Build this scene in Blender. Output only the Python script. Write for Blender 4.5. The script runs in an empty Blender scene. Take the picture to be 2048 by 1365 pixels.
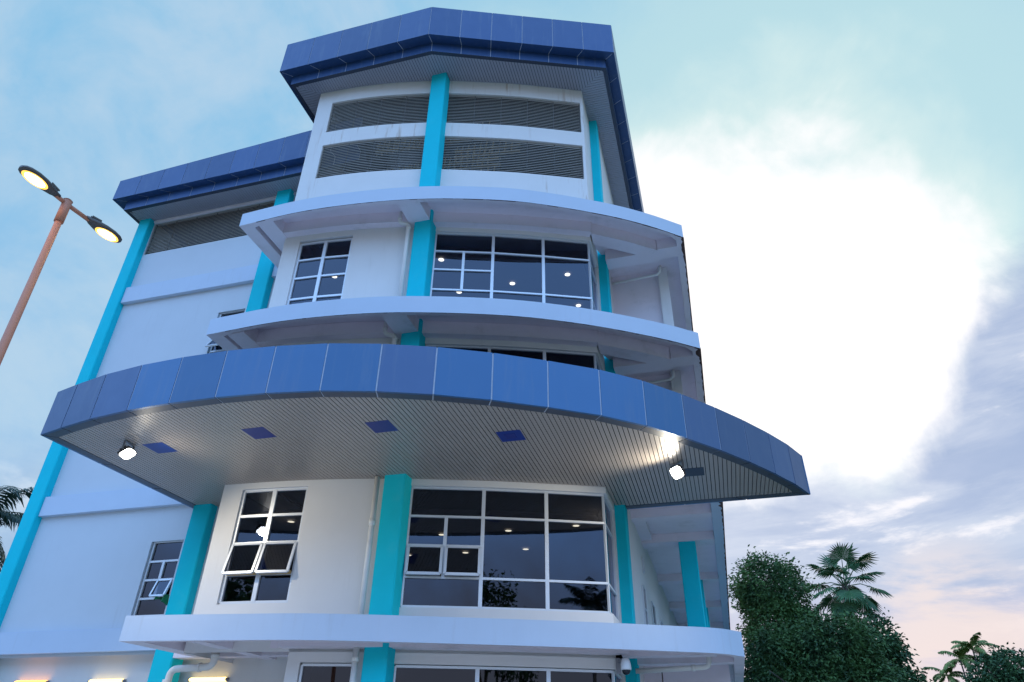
import bpy, bmesh, math, random
from mathutils import Vector, Matrix
R = math.radians
rnd = random.Random(7)
scene = bpy.context.scene
COL = scene.collection
H = 1.6                                   # eye height above the ground; z below is measured from the eye

# ------------------------------------------------------------------ camera
cam = bpy.data.cameras.new('camera')
cam.sensor_width = 36.0
cam.lens = 24.087
cam.clip_end = 5000
camo = bpy.data.objects.new('camera', cam)
COL.objects.link(camo)
rx = Vector((0.9627793, 0.2699093, 0.0143160))
uy = Vector((0.1310106, -0.5123379, 0.8487320))
fw = Vector((-0.2364153, 0.8152661, 0.5286294))
M = Matrix((rx, uy, -fw)).transposed().to_4x4()
M.translation = (0, 0, H)
camo.matrix_world = M
scene.camera = camo

# ------------------------------------------------------------------ node helpers
class NT:
    def __init__(s, tree):
        s.t = tree; s.n = tree.nodes; s.l = tree.links
    def node(s, kind, **props):
        n = s.n.new(kind)
        for k, v in props.items(): setattr(n, k, v)
        return n
    def put(s, sock, v):
        if v is None: return
        if isinstance(v, bpy.types.NodeSocket): s.l.new(v, sock)
        elif isinstance(v, (tuple, list)):
            d = sock.default_value
            sock.default_value = tuple(v) + ((1,) if len(d) == 4 and len(v) == 3 else ())
        else: sock.default_value = v
    def math(s, op, a, b=None, c=None, clamp=False):
        n = s.node('ShaderNodeMath', operation=op, use_clamp=clamp)
        for i, v in enumerate((a, b, c)): s.put(n.inputs[i], v)
        return n.outputs[0]
    def vmath(s, op, a, b=None):
        n = s.node('ShaderNodeVectorMath', operation=op)
        s.put(n.inputs[0], a); s.put(n.inputs[1], b)
        return n.outputs['Value'] if op in ('DOT_PRODUCT', 'LENGTH') else n.outputs[0]
    def mix(s, f, a, b):
        n = s.node('ShaderNodeMix', data_type='RGBA')
        s.put(n.inputs[0], f); s.put(n.inputs[6], a); s.put(n.inputs[7], b)
        return n.outputs[2]
    def noise(s, vec, scale, detail=4, rough=.55, dist=0.):
        n = s.node('ShaderNodeTexNoise')
        if vec is not None: s.put(n.inputs['Vector'], vec)
        n.inputs['Scale'].default_value = scale; n.inputs['Detail'].default_value = detail
        n.inputs['Roughness'].default_value = rough; n.inputs['Distortion'].default_value = dist
        return n.outputs[0]
    def step(s, v, a, b):                                    # smoothstep a..b -> 0..1
        n = s.node('ShaderNodeMapRange', interpolation_type='SMOOTHSTEP')
        s.put(n.inputs[0], v); s.put(n.inputs[1], a); s.put(n.inputs[2], b)
        return n.outputs[0]

# ------------------------------------------------------------------ world (dusk sky with cloud)
SUN_EL, SUN_AZ = R(27), R(7)
world = bpy.data.worlds.new('World'); scene.world = world
world.use_nodes = True
w = NT(world.node_tree); w.n.clear()
tc = w.node('ShaderNodeTexCoord'); d = tc.outputs['Generated']
sep = w.node('ShaderNodeSeparateXYZ'); w.put(sep.inputs[0], d)
dx, dy, dz = sep.outputs
sky = w.node('ShaderNodeTexSky', sky_type='NISHITA', sun_disc=False, sun_elevation=SUN_EL, sun_rotation=SUN_AZ)
inv = w.math('DIVIDE', 1.0, w.math('ADD', w.math('MAXIMUM', dz, 0.0), 0.12))
comb = w.node('ShaderNodeCombineXYZ')
w.put(comb.inputs[0], w.math('MULTIPLY', dx, inv)); w.put(comb.inputs[1], w.math('MULTIPLY', dy, inv))
plane = comb.outputs[0]                                      # cloud deck coordinates
soft = w.noise(plane, 1.6, 6, .6, .4)
soft2 = w.noise(d, 5.5, 6, .6, .3)
big = w.noise(d, 2.2, 5, .55, .3)
# thin cloud over blue
wis = w.step(w.math('ADD', w.math('MULTIPLY', soft2, .6), w.math('MULTIPLY', soft, .4)), .36, .62)
blue = w.mix(w.step(dz, .2, .85), (.30, .58, .90), (.27, .60, .88))
base = w.mix(wis, blue, (.50, .71, .90))
G = Vector((.10, 1.0, .60)).normalized()
dot = w.vmath('DOT_PRODUCT', d, tuple(G))
warp = w.math('ADD', dot, w.math('MULTIPLY', w.math('SUBTRACT', big, .5), .13))
warp = w.math('ADD', warp, w.math('MULTIPLY', w.math('SUBTRACT', soft2, .5), .055))
base = w.mix(w.step(warp, .78, .935), base, (.53, .80, .87))
base = w.mix(w.math('MULTIPLY', w.step(warp, .93, .962), w.step(big, .3, .5)), base, (.72, .92, .92))
base = w.mix(w.step(warp, .952, .978), base, (1.15, 1.13, 1.13))
# heavier broken cloud low over the horizon
lown = w.math('ADD', dz, w.math('MULTIPLY', w.math('SUBTRACT', soft2, .5), .22))
lown = w.math('SUBTRACT', lown, w.math('MULTIPLY', w.step(dx, .22, .42), .22))
low = w.math('SUBTRACT', 1.0, w.step(lown, .27, .36))
st = w.node('ShaderNodeVectorMath', operation='MULTIPLY'); w.put(st.inputs[0], d); st.inputs[1].default_value = (1.0, 1.0, 2.3)
streak = w.noise(st.outputs[0], 5.5, 9, .62, .25)
grey = w.mix(w.noise(st.outputs[0], 9.0, 4), (.25, .38, .63), (.45, .55, .78))
st2 = w.node('ShaderNodeVectorMath', operation='MULTIPLY'); w.put(st2.inputs[0], d); st2.inputs[1].default_value = (1.0, 1.0, 4.2)
band = w.noise(st2.outputs[0], 4.2, 6, .6, .35)
grey = w.mix(w.step(band, .35, .62), grey, (.55, .64, .82))
lowc = w.mix(w.step(w.math('ADD', w.math('MULTIPLY', streak, .55), w.math('MULTIPLY', band, .45)), .54, .63), grey, (.93, .93, 1.0))
lowc = w.mix(w.math('MULTIPLY', w.step(dz, .22, .09), .72), lowc, (.72, .58, .72))
wd_ = w.vmath('DOT_PRODUCT', d, tuple(Vector((.266, .952, .128)).normalized()))
lowc = w.mix(w.math('MULTIPLY', w.math('MULTIPLY', w.step(wd_, .991, .9999), w.step(band, .42, .60)), .75), lowc, (.90, .74, .70))
rear = w.step(dy, .45, .75)
base = w.mix(w.math('MULTIPLY', low, rear), base, lowc)
# the half of the sky behind the camera: plain lavender-blue evening cloud
back = w.mix(w.noise(d, 2.5, 6, .6), (.64, 1.32, 2.55), (.88, 1.52, 2.7))
back = w.mix(w.step(w.math('ADD', dz, w.math('MULTIPLY', w.math('SUBTRACT', soft2, .5), .25)), .10, .36), w.mix(soft2, (.42, .46, .58), (.66, .64, .72)), back)
base = w.mix(w.step(dy, .15, -.25), base, back)
base = w.mix(w.step(dz, .0, -.06), base, (.10, .11, .14))
bg1 = w.node('ShaderNodeBackground'); w.put(bg1.inputs[0], base); bg1.inputs[1].default_value = 1.0
bg2 = w.node('ShaderNodeBackground'); w.put(bg2.inputs[0], sky.outputs[0]); bg2.inputs[1].default_value = 0.08
mx = w.node('ShaderNodeMixShader'); mx.inputs[0].default_value = 0.12
w.l.new(bg1.outputs[0], mx.inputs[1]); w.l.new(bg2.outputs[0], mx.inputs[2])
wo = w.node('ShaderNodeOutputWorld'); w.l.new(mx.outputs[0], wo.inputs[0])

sun = bpy.data.lights.new('sun', 'SUN'); sun.energy = 0.6; sun.angle = R(14); sun.color = (1.0, .93, .85)
suno = bpy.data.objects.new('sun', sun); COL.objects.link(suno); suno.location = (0, 0, 60)
sd = Vector((math.sin(SUN_AZ) * math.cos(SUN_EL), math.cos(SUN_AZ) * math.cos(SUN_EL), math.sin(SUN_EL)))
suno.rotation_euler = sd.to_track_quat('Z', 'Y').to_euler()

vs = scene.view_settings
vs.view_transform = 'Standard'; vs.look = 'None'; vs.exposure = 0.0; vs.gamma = 1.0
scene.render.engine = 'CYCLES'
scene.render.resolution_x, scene.render.resolution_y = 1024, 682
scene.cycles.max_bounces = 8
scene.cycles.transparent_max_bounces = 12
scene.cycles.caustics_reflective = False
scene.cycles.caustics_refractive = False

# ------------------------------------------------------------------ materials
MAT = {}
def mat(name, col, rough=.6, metal=0., var=.06, vscale=2., bump=0., bscale=60., stain=None, stain_amt=.0, streak=False, coat=0., emit=None, estr=0., spec=.5):
    m = bpy.data.materials.new(name); m.use_nodes = True
    t = NT(m.node_tree); b = t.n['Principled BSDF']
    tc = t.node('ShaderNodeTexCoord'); o = tc.outputs['Object']
    c = None
    if var > 0:
        n = t.noise(o, vscale, 5, .6)
        c = t.mix(n, tuple(x * (1 - var) for x in col), tuple(min(1, x * (1 + var)) for x in col))
    if stain:
        if streak:
            mp = t.node('ShaderNodeMapping'); t.put(mp.inputs[0], o); mp.inputs['Scale'].default_value = (7., 7., .55)
            a = t.noise(mp.outputs[0], 1.0, 6, .65)
            g = t.noise(o, .45, 3, .5)
            f = t.math('MULTIPLY', t.step(a, .52, .78), t.step(g, .42, .66))
        else:
            f = t.step(t.noise(o, 1.3, 7, .7), .52, .78)
        c = t.mix(t.math('MULTIPLY', f, stain_amt), c if c is not None else col, stain)
    t.put(b.inputs['Base Color'], c if c is not None else col)
    b.inputs['Roughness'].default_value = rough; b.inputs['Metallic'].default_value = metal
    b.inputs['Specular IOR Level'].default_value = spec
    b.inputs['Coat Weight'].default_value = coat; b.inputs['Coat Roughness'].default_value = .25
    if emit: b.inputs['Emission Color'].default_value = tuple(emit) + (1,); b.inputs['Emission Strength'].default_value = estr
    if bump > 0:
        bn = t.node('ShaderNodeBump'); bn.inputs['Strength'].default_value = bump; bn.inputs['Distance'].default_value = .01
        t.put(bn.inputs['Height'], t.noise(o, bscale, 4, .6)); t.put(b.inputs['Normal'], bn.outputs[0])
    MAT[name] = m
    return m
def panelmat(name, col, rough):
    m = bpy.data.materials.new(name); m.use_nodes = True; t = NT(m.node_tree); b = t.n['Principled BSDF']
    oi = t.node('ShaderNodeObjectInfo'); tc = t.node('ShaderNodeTexCoord'); o = tc.outputs['Object']
    c = t.mix(oi.outputs['Random'], tuple(x * .88 for x in col), tuple(x * 1.12 for x in col))
    mp = t.node('ShaderNodeMapping'); t.put(mp.inputs[0], o); mp.inputs['Scale'].default_value = (5., 5., .5)
    dirt = t.math('MULTIPLY', t.step(t.noise(mp.outputs[0], 1.0, 6, .65), .5, .75), .30)
    c = t.mix(dirt, c, (.15, .19, .26))
    t.put(b.inputs['Base Color'], c); b.inputs['Metallic'].default_value = .2
    t.put(b.inputs['Roughness'], t.math('ADD', rough, t.math('MULTIPLY', t.noise(o, 3., 5), .14)))
    bn = t.node('ShaderNodeBump'); bn.inputs['Strength'].default_value = .35; bn.inputs['Distance'].default_value = .02
    t.put(bn.inputs['Height'], t.noise(o, 1.4, 2, .4)); t.put(b.inputs['Normal'], bn.outputs[0]); MAT[name] = m
def glow(name, col, s):
    m = bpy.data.materials.new(name); m.use_nodes = True; t = NT(m.node_tree); t.n.clear()
    e = t.node('ShaderNodeEmission'); e.inputs[0].default_value = tuple(col) + (1,); e.inputs[1].default_value = s
    o = t.node('ShaderNodeOutputMaterial'); t.l.new(e.outputs[0], o.inputs[0]); MAT[name] = m
def glass(name, tint, ior, refl):
    m = bpy.data.materials.new(name); m.use_nodes = True; t = NT(m.node_tree); t.n.clear()
    tr = t.node('ShaderNodeBsdfTransparent'); tr.inputs[0].default_value = tuple(tint) + (1,)
    gl = t.node('ShaderNodeBsdfGlossy'); gl.inputs[0].default_value = tuple(refl) + (1,); gl.inputs[1].default_value = .012
    tc = t.node('ShaderNodeTexCoord'); bn = t.node('ShaderNodeBump'); bn.inputs['Strength'].default_value = .03; bn.inputs['Distance'].default_value = .02
    t.put(bn.inputs['Height'], t.noise(tc.outputs['Object'], 1.1, 2)); t.l.new(bn.outputs[0], gl.inputs['Normal'])
    fr = t.node('ShaderNodeFresnel'); fr.inputs[0].default_value = ior
    mx = t.node('ShaderNodeMixShader'); t.l.new(fr.outputs[0], mx.inputs[0]); t.l.new(tr.outputs[0], mx.inputs[1]); t.l.new(gl.outputs[0], mx.inputs[2])
    o = t.node('ShaderNodeOutputMaterial'); t.l.new(mx.outputs[0], o.inputs[0]); MAT[name] = m
def leafmat(name, a, b, rough=.5):
    m = bpy.data.materials.new(name); m.use_nodes = True; t = NT(m.node_tree); p = t.n['Principled BSDF']
    g = t.node('ShaderNodeNewGeometry'); tc = t.node('ShaderNodeTexCoord')
    n = t.noise(tc.outputs['Object'], .7, 4, .6)
    f = t.math('ADD', t.math('MULTIPLY', g.outputs['Random Per Island'], .5), t.math('MULTIPLY', t.step(n, .42, .60), .55), clamp=True)
    t.put(p.inputs['Base Color'], t.mix(f, a, b)); p.inputs['Roughness'].default_value = rough
    p.inputs['Specular IOR Level'].default_value = .3
    MAT[name] = m

mat('white_paint', (.77, .74, .72), .75, var=.05, vscale=1.2, bump=.12, bscale=40, stain=(.42, .37, .33), stain_amt=.16, streak=True)
mat('wing_paint_shaded', (.60, .64, .69), .75, var=.05, vscale=1.2, bump=.12, bscale=40, stain=(.40, .38, .38), stain_amt=.2, streak=True)  # white wall again; the wing's dimmer light is put into this colour
mat('louver_wall_paint', (.77, .74, .72), .75, var=.06, vscale=1.2, bump=.12, bscale=40, stain=(.42, .27, .17), stain_amt=.8, streak=True)
mat('slab_paint', (.55, .63, .75), .7, var=.05, vscale=1.5, bump=.10, bscale=40, stain=(.40, .40, .42), stain_amt=.30, streak=True)
mat('soffit_paint', (.83, .74, .79), .8, var=.06, vscale=1.5, bump=.1, bscale=40, stain=(.40, .35, .33), stain_amt=.35)
mat('turquoise_paint', (.004, .58, .68), .8, var=.09, vscale=1.5, bump=.15, bscale=45, stain=(.06, .60, .66), stain_amt=.4, spec=.25)
mat('rust_edge', (.10, .055, .05), .9, var=.5, vscale=9)
panelmat('blue_panel', (.045, .136, .285), .30)
panelmat('blue_panel_dull', (.060, .112, .225), .36)  # duller, less blue panel towards both canopy ends and at mid-arc
panelmat('roof_panel', (.025, .072, .195), .34)
mat('lip_panel', (.075, .085, .11), .45, metal=.2, var=.1)
mat('joint_sealant', (.50, .54, .62), .7, var=.25, vscale=14)
mat('dark_trim', (.05, .06, .09), .5, metal=.3)
mat('soffit_slat', (.43, .37, .33), .42, metal=.25, var=.07, vscale=.9)
mat('roof_slat', (.36, .36, .42), .5, metal=.2, var=.07, vscale=.9)
mat('slat_gap', (.03, .03, .035), .8)
mat('blue_hatch', (.015, .03, .20), .45, var=.15, vscale=6)
mat('blue_hatch_bright', (.006, .035, .24), .4, var=.15, vscale=6)
mat('aluminium', (.74, .76, .80), .35, metal=.25, var=.04)
mat('louver_metal', (.40, .36, .31), .5, metal=.2, var=.15, vscale=3)
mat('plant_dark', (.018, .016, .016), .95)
mat('dark_interior', (.06, .055, .055), .9)
mat('room_ceiling', (.16, .14, .13), .9)
mat('pvc_pipe', (.84, .81, .76), .5, var=.08, vscale=4, stain=(.34, .27, .21), stain_amt=.35)
mat('timber', (.62, .46, .24), .8, var=.2, vscale=4)
mat('tank_grey', (.34, .38, .46), .5, var=.1)
mat('lamp_housing', (.10, .09, .085), .45, metal=.3)
mat('lamplit_pole_steel', (.50, .20, .12), .62, metal=.0, var=.06, vscale=2)  # pale steel; the lamps' orange glow is put into this base colour
mat('bracket_steel', (.25, .25, .27), .5, metal=.5)
mat('white_plastic', (.75, .75, .76), .4)
mat('smoked_dome', (.01, .01, .015), .1)
mat('green_cloth', (.01, .16, .06), .85, var=.2, vscale=10)
mat('bounce_pavers', (.66, .55, .47), .9, var=.12, vscale=1.2, bump=.3, bscale=20)  # unseen paving made pale and warm to bounce light onto the undersides
mat('asphalt', (.075, .075, .08), .9, var=.25, vscale=.6, bump=.3, bscale=30)
mat('concrete', (.40, .39, .37), .85, var=.12, vscale=.7, bump=.2, bscale=25)
mat('white_line', (.72, .72, .70), .7, var=.15, vscale=5)
mat('grass_ground', (.05, .09, .03), .95, var=.4, vscale=.8, bump=.4, bscale=20)
mat('bark', (.12, .09, .07), .9, var=.3, vscale=3, bump=.5, bscale=12)
mat('palm_bark', (.17, .14, .12), .9, var=.25, vscale=5, bump=.4, bscale=14)
mat('casement_wood', (.55, .36, .14), .6, var=.1)
glow('flood_light', (1.0, .99, .93), 22.0)
glow('lamp_amber', (1.0, .42, .075), 4.5)
glow('lamp_yellow', (1.0, .76, .27), 3.6)
glow('street_led', (1.0, .62, .22), 26.0)
glow('street_rim', (1.0, .55, .10), 2.2)
glow('down_led', (1.0, .93, .70), 6.0)
glow('down_led_dim', (1.0, .90, .62), 3.0)
glass('tinted_glass', (.30, .31, .36), 1.8, (.72, .80, 1.0))
leafmat('leaf_vine', (.018, .060, .024), (.120, .235, .065))
leafmat('leaf_bush', (.018, .056, .024), (.105, .210, .062))
leafmat('leaf_dark', (.022, .065, .030), (.075, .160, .055))
leafmat('palm_leaf', (.030, .095, .042), (.085, .200, .080))
leafmat('palm_leaf_light', (.08, .14, .035), (.22, .28, .08))
leafmat('palm_leaf_dark', (.010, .035, .032), (.030, .070, .050))

# ------------------------------------------------------------------ mesh helpers
class MB:
    def __init__(s): s.v = []; s.f = []; s.m = []; s.mats = []; s.smooth = set()
    def mi(s, m):
        if m not in s.mats: s.mats.append(m)
        return s.mats.index(m)
    def face(s, pts, m, smooth=False):
        i0 = len(s.v); s.v += [tuple(p) for p in pts]
        s.f.append(tuple(range(i0, i0 + len(pts)))); s.m.append(s.mi(m))
        if smooth: s.smooth.add(len(s.f) - 1)
    def box(s, x0, x1, y0, y1, z0, z1, m):
        s.hexa([(x0, y0), (x1, y0), (x1, y1), (x0, y1)], z0, z1, m)
    def hexa(s, poly, z0, z1, m, bottom=True, top=True):        # vertical prism over a ccw polygon
        i0 = len(s.v); n = len(poly); k = s.mi(m)
        z0s = z0 if isinstance(z0, (list, tuple)) else [z0] * n
        z1s = z1 if isinstance(z1, (list, tuple)) else [z1] * n
        s.v += [(p[0], p[1], z) for p, z in zip(poly, z0s)] + [(p[0], p[1], z) for p, z in zip(poly, z1s)]
        for i in range(n):
            j = (i + 1) % n
            s.f.append((i0 + i, i0 + j, i0 + n + j, i0 + n + i)); s.m.append(k)
        if bottom: s.f.append(tuple(i0 + i for i in range(n - 1, -1, -1))); s.m.append(k)
        if top: s.f.append(tuple(i0 + n + i for i in range(n))); s.m.append(k)
    def bar(s, a, b, w, h, m, up=(0, 0, 1)):                    # rectangular bar from a to b, w sideways, h along up
        a = Vector(a); b = Vector(b); d = (b - a).normalized(); u = Vector(up)
        sd = d.cross(u)
        if sd.length < 1e-4: sd = d.cross(Vector((0, 1, 0)))
        sd.normalize(); u = sd.cross(d).normalized()
        sd *= w / 2; u *= h / 2
        c = [a - sd - u, a + sd - u, a + sd + u, a - sd + u, b - sd - u, b + sd - u, b + sd + u, b - sd + u]
        i0 = len(s.v); s.v += [tuple(p) for p in c]; k = s.mi(m)
        for q in ((3, 2, 1, 0), (4, 5, 6, 7), (0, 1, 5, 4), (1, 2, 6, 5), (2, 3, 7, 6), (3, 0, 4, 7)):
            s.f.append(tuple(i0 + i for i in q)); s.m.append(k)
    def loft(s, rings, m, cap=True, smooth=True):
        n = len(rings[0]); i0 = len(s.v); k = s.mi(m)
        for r in rings: s.v += [tuple(p) for p in r]
        for a in range(len(rings) - 1):
            for i in range(n):
                j = (i + 1) % n
                s.f.append((i0 + a * n + i, i0 + a * n + j, i0 + (a + 1) * n + j, i0 + (a + 1) * n + i)); s.m.append(k)
                if smooth: s.smooth.add(len(s.f) - 1)
        if cap:
            s.f.append(tuple(i0 + i for i in range(n - 1, -1, -1))); s.m.append(k)
            e = i0 + (len(rings) - 1) * n
            s.f.append(tuple(e + i for i in range(n))); s.m.append(k)
    def tube(s, pts, r, m, n=12, cap=True):
        pts = [Vector(p) for p in pts]; rs = r if isinstance(r, (list, tuple)) else [r] * len(pts)
        rings = []; prev = None
        for i, p in enumerate(pts):
            if i == 0: t = pts[1] - p
            elif i == len(pts) - 1: t = p - pts[i - 1]
            else: t = (pts[i + 1] - p).normalized() + (p - pts[i - 1]).normalized()
            t.normalize()
            if prev is None:
                a = t.cross(Vector((0, 0, 1)))
                if a.length < .05: a = t.cross(Vector((0, 1, 0)))
            else: a = prev - t * prev.dot(t)
            a.normalize(); b = t.cross(a); prev = a
            rings.append([p + (a * math.cos(q) + b * math.sin(q)) * rs[i] for q in [2 * math.pi * k / n for k in range(n)]])
        s.loft(rings, m, cap)
    def build(s, name, parent=None, base=None):
        me = bpy.data.meshes.new(name)
        ox, oy, oz = base if base else (0, 0, 0)
        me.from_pydata([(x - ox, y - oy, z + H - oz) for x, y, z in s.v], [], s.f)
        for m in s.mats: me.materials.append(MAT[m])
        me.polygons.foreach_set('material_index', s.m)
        sm = [i in s.smooth for i in range(len(s.f))]
        me.polygons.foreach_set('use_smooth', sm)
        me.update()
        o = bpy.data.objects.new(name, me); COL.objects.link(o)
        if base: o.location = base
        if parent:
            o.parent = parent
            if parent.type == 'EMPTY': o.matrix_parent_inverse = Matrix.Translation(parent.location).inverted()
            elif parent.parent and parent.parent.type == 'EMPTY': pass
        return o
def tag(o, label, cat, group=None):
    o['label'] = label; o['category'] = cat
    if group: o['group'] = group
    return o
def empty(name, loc, label, cat, group=None):
    e = bpy.data.objects.new(name, None); COL.objects.link(e); e.location = loc; e.empty_display_size = .3
    return tag(e, label, cat, group)
def structure(o): o['kind'] = 'structure'; return o

def catmull(P, n):
    out = []
    for i in range(len(P) - 1):
        p0 = Vector(P[max(i - 1, 0)]); p1 = Vector(P[i]); p2 = Vector(P[i + 1]); p3 = Vector(P[min(i + 2, len(P) - 1)])
        if i == 0: p0 = p1 * 2 - p2
        if i == len(P) - 2: p3 = p2 * 2 - p1
        for k in range(n):
            t = k / n
            out.append(tuple(.5 * (2 * p1 + (p2 - p0) * t + (2 * p0 - 5 * p1 + 4 * p2 - p3) * t * t + (3 * p1 - p0 - 3 * p2 + p3) * t ** 3)))
    out.append(tuple(P[-1])); return out

class Path2:                                                     # plan polyline addressed by arc length
    def __init__(s, P):
        s.P = [Vector(p[:2]) for p in P]; s.s = [0.]
        for a, b in zip(s.P, s.P[1:]): s.s.append(s.s[-1] + (b - a).length)
        s.N = []
        for i in range(len(s.P)):
            ds = []
            if i > 0: ds.append((s.P[i] - s.P[i - 1]).normalized())
            if i < len(s.P) - 1: ds.append((s.P[i + 1] - s.P[i]).normalized())
            if len(ds) == 2:
                n1, n2 = [Vector((-q.y, q.x)) for q in ds]
                n = (n1 + n2).normalized(); n /= max(.3, n.dot(n1))
            else: n = Vector((-ds[0].y, ds[0].x))
            s.N.append(n)                                        # inward normal (mitred)
    def at(s, t, off=0.):
        t = min(max(t, 0), s.s[-1])
        for i in range(len(s.P) - 1):
            if t <= s.s[i + 1] + 1e-9:
                k = (t - s.s[i]) / (s.s[i + 1] - s.s[i])
                p = s.P[i].lerp(s.P[i + 1], k)
                if off:
                    if k < 1e-6: n = s.N[i]
                    elif k > 1 - 1e-6: n = s.N[i + 1]
                    else:
                        q = (s.P[i + 1] - s.P[i]).normalized(); n = Vector((-q.y, q.x))
                    p = p + n * off
                return p
    def sx(s, x):                                                # arc length of the first point with this x
        for i in range(len(s.P) - 1):
            a, b = s.P[i], s.P[i + 1]
            if a.x <= x <= b.x and b.x > a.x: return s.s[i] + (x - a.x) / (b.x - a.x) * (s.s[i + 1] - s.s[i])
        return s.s[-1]
    def between(s, a, b): return [a] + [q for q in s.s if a + 1e-4 < q < b - 1e-4] + [b]

def wall_sheet(mb, path, s0, s1, z0, z1, openings, depth, m):
    S = sorted(set(round(q, 5) for q in path.between(s0, s1) + [q for o in openings for q in o[:2]]))
    Z = sorted(set([z0, z1] + [q for o in openings for q in o[2:4]]))
    P = {q: path.at(q) for q in S}
    for a, b in zip(S, S[1:]):
        if b - a < 1e-4: continue
        for c, e in zip(Z, Z[1:]):
            sm, zm = (a + b) / 2, (c + e) / 2
            if any(o[0] < sm < o[1] and o[2] < zm < o[3] for o in openings): continue
            p, q = P[a], P[b]
            mb.face([(p.x, p.y, c), (q.x, q.y, c), (q.x, q.y, e), (p.x, p.y, e)], m)
    for o in openings:
        ss = path.between(o[0], o[1])
        for a, b in zip(ss, ss[1:]):
            p, q, pi, qi = path.at(a), path.at(b), path.at(a, depth), path.at(b, depth)
            mb.face([(p.x, p.y, o[2]), (pi.x, pi.y, o[2]), (qi.x, qi.y, o[2]), (q.x, q.y, o[2])], m)
            mb.face([(p.x, p.y, o[3]), (q.x, q.y, o[3]), (qi.x, qi.y, o[3]), (pi.x, pi.y, o[3])], m)
        for a in (o[0], o[1]):
            p, pi = path.at(a), path.at(a, depth)
            mb.face([(p.x, p.y, o[2]), (p.x, p.y, o[3]), (pi.x, pi.y, o[3]), (pi.x, pi.y, o[2])], m)

# ================================================================== GROUND
def sheet(name, poly, z, m):
    mb = MB(); mb.face([(x, y, z - H) for x, y in poly], m); return structure(mb.build(name))
sheet('ground', [(-900, -900), (900, -900), (900, 1500), (-900, 1500)], 0, 'grass_ground')
sheet('car_park', [(-60, -15.5), (50, -15.5), (50, 12.2), (-60, 12.2)], .02, 'bounce_pavers')
sheet('road', [(-120, -24), (120, -24), (120, -16.5), (-120, -16.5)], .02, 'asphalt')
apron = MB(); apron.box(-22, 3, 12.3, 41, -H, -H + .13, 'concrete'); structure(apron.build('pavement'))
mk = MB()
for k in range(9):
    mk.face([(-20 + k * 2.6, 5, -H + .026), (-19.9 + k * 2.6, 5, -H + .026), (-19.9 + k * 2.6, 10, -H + .026), (-20 + k * 2.6, 10, -H + .026)], 'white_line')
structure(mk.build('parking_lines'))

# ================================================================== THE BUILDING
B = empty('office_building', (-8, 16, 0), 'white multi-storey office building with turquoise columns, curved balconies and blue fascia canopy', 'building')

W8 = [(-11.21, 13.6), (-9.84, 13.68), (-8.59, 13.84), (-7.38, 14.08), (-6.7, 14.25), (-4.66, 14.91), (-3.45, 15.38), (-2.2, 15.9)]
Wf = catmull(W8, 4)
TW = Path2([(-11.21, 27.0), ] + Wf + [(-2.2, 17.3)])
S_L = TW.s[1]; S_C = TW.s[-2]; S_E = TW.s[-1]                     # left corner, bay corner, end of the return
sx = TW.sx

# --- window maker -------------------------------------------------------------
def frame_v(mb, path, s, z0, z1, wd, off, m='aluminium', dp=.07):
    p = path.at(s, off); a = path.at(max(s - .05, 0), off); b = path.at(s + .05, off); t = (b - a).normalized()
    n = Vector((-t.y, t.x)) * dp / 2; t = t * wd / 2
    poly = [(p.x - t.x - n.x, p.y - t.y - n.y), (p.x + t.x - n.x, p.y + t.y - n.y), (p.x + t.x + n.x, p.y + t.y + n.y), (p.x - t.x + n.x, p.y - t.y + n.y)]
    mb.hexa(poly, z0, z1, m)
def frame_h(mb, path, s0, s1, z, wd, off, m='aluminium', dp=.062):
    a = path.at(s0, off); b = path.at(s1, off)
    mb.bar((a.x, a.y, z), (b.x, b.y, z), dp, wd, m)
def window(path, cols, rows, parent, splits=(), skip=(), off=.09, corner=None, thin=.05, thick=.085):
    """cols: arc lengths of the uprights; rows: heights; splits: (col index, z0, z1) extra upright in a bay;
    per-row restriction: rows entries may be (z, first_bay, last_bay)"""
    mb = MB(); z0 = min(r if not isinstance(r, tuple) else r[0] for r in rows); z1 = max(r if not isinstance(r, tuple) else r[0] for r in rows)
    for i, s in enumerate(cols):
        e = i in (0, len(cols) - 1)
        if corner is not None and i == corner: frame_v(mb, path, s, z0, z1, .03, off); continue
        frame_v(mb, path, s, z0, z1, thin if e else thick, off)
    for r in rows:
        z, fa, la = r if isinstance(r, tuple) else (r, 0, len(cols) - 2)
        for i in range(fa, la + 1):
            frame_h(mb, path, cols[i], cols[i + 1], z, thin, off)
    for i, a, b in splits: frame_v(mb, path, (cols[i] + cols[i + 1]) / 2, a, b, thick * .9, off)
    o = mb.build('window', parent)
    for i in range(len(cols) - 1):
        g = MB(); a = path.at(cols[i], off + .012); b = path.at(cols[i + 1], off + .012)
        holes = [h for h in skip if h[0] == i]
        if not holes: g.face([(a.x, a.y, z0), (b.x, b.y, z0), (b.x, b.y, z1), (a.x, a.y, z1)], 'tinted_glass')
        else:
            g = None; xs = sorted(set([0, 1] + [q for h in holes for q in h[1:3]])); zz = sorted(set([z0, z1] + [q for h in holes for q in h[3:5]]))
            for u, v in zip(xs, xs[1:]):
                for c, e in zip(zz, zz[1:]):
                    if any(h[1] < (u + v) / 2 < h[2] and h[3] < (c + e) / 2 < h[4] for h in holes): continue
                    p, q = a.lerp(b, u), a.lerp(b, v)
                    g = MB(); g.face([(p.x, p.y, c), (q.x, q.y, c), (q.x, q.y, e), (p.x, p.y, e)], 'tinted_glass'); g.build('pane', o)
            g = None
        if g: g.build('pane', o)
    return o
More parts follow.
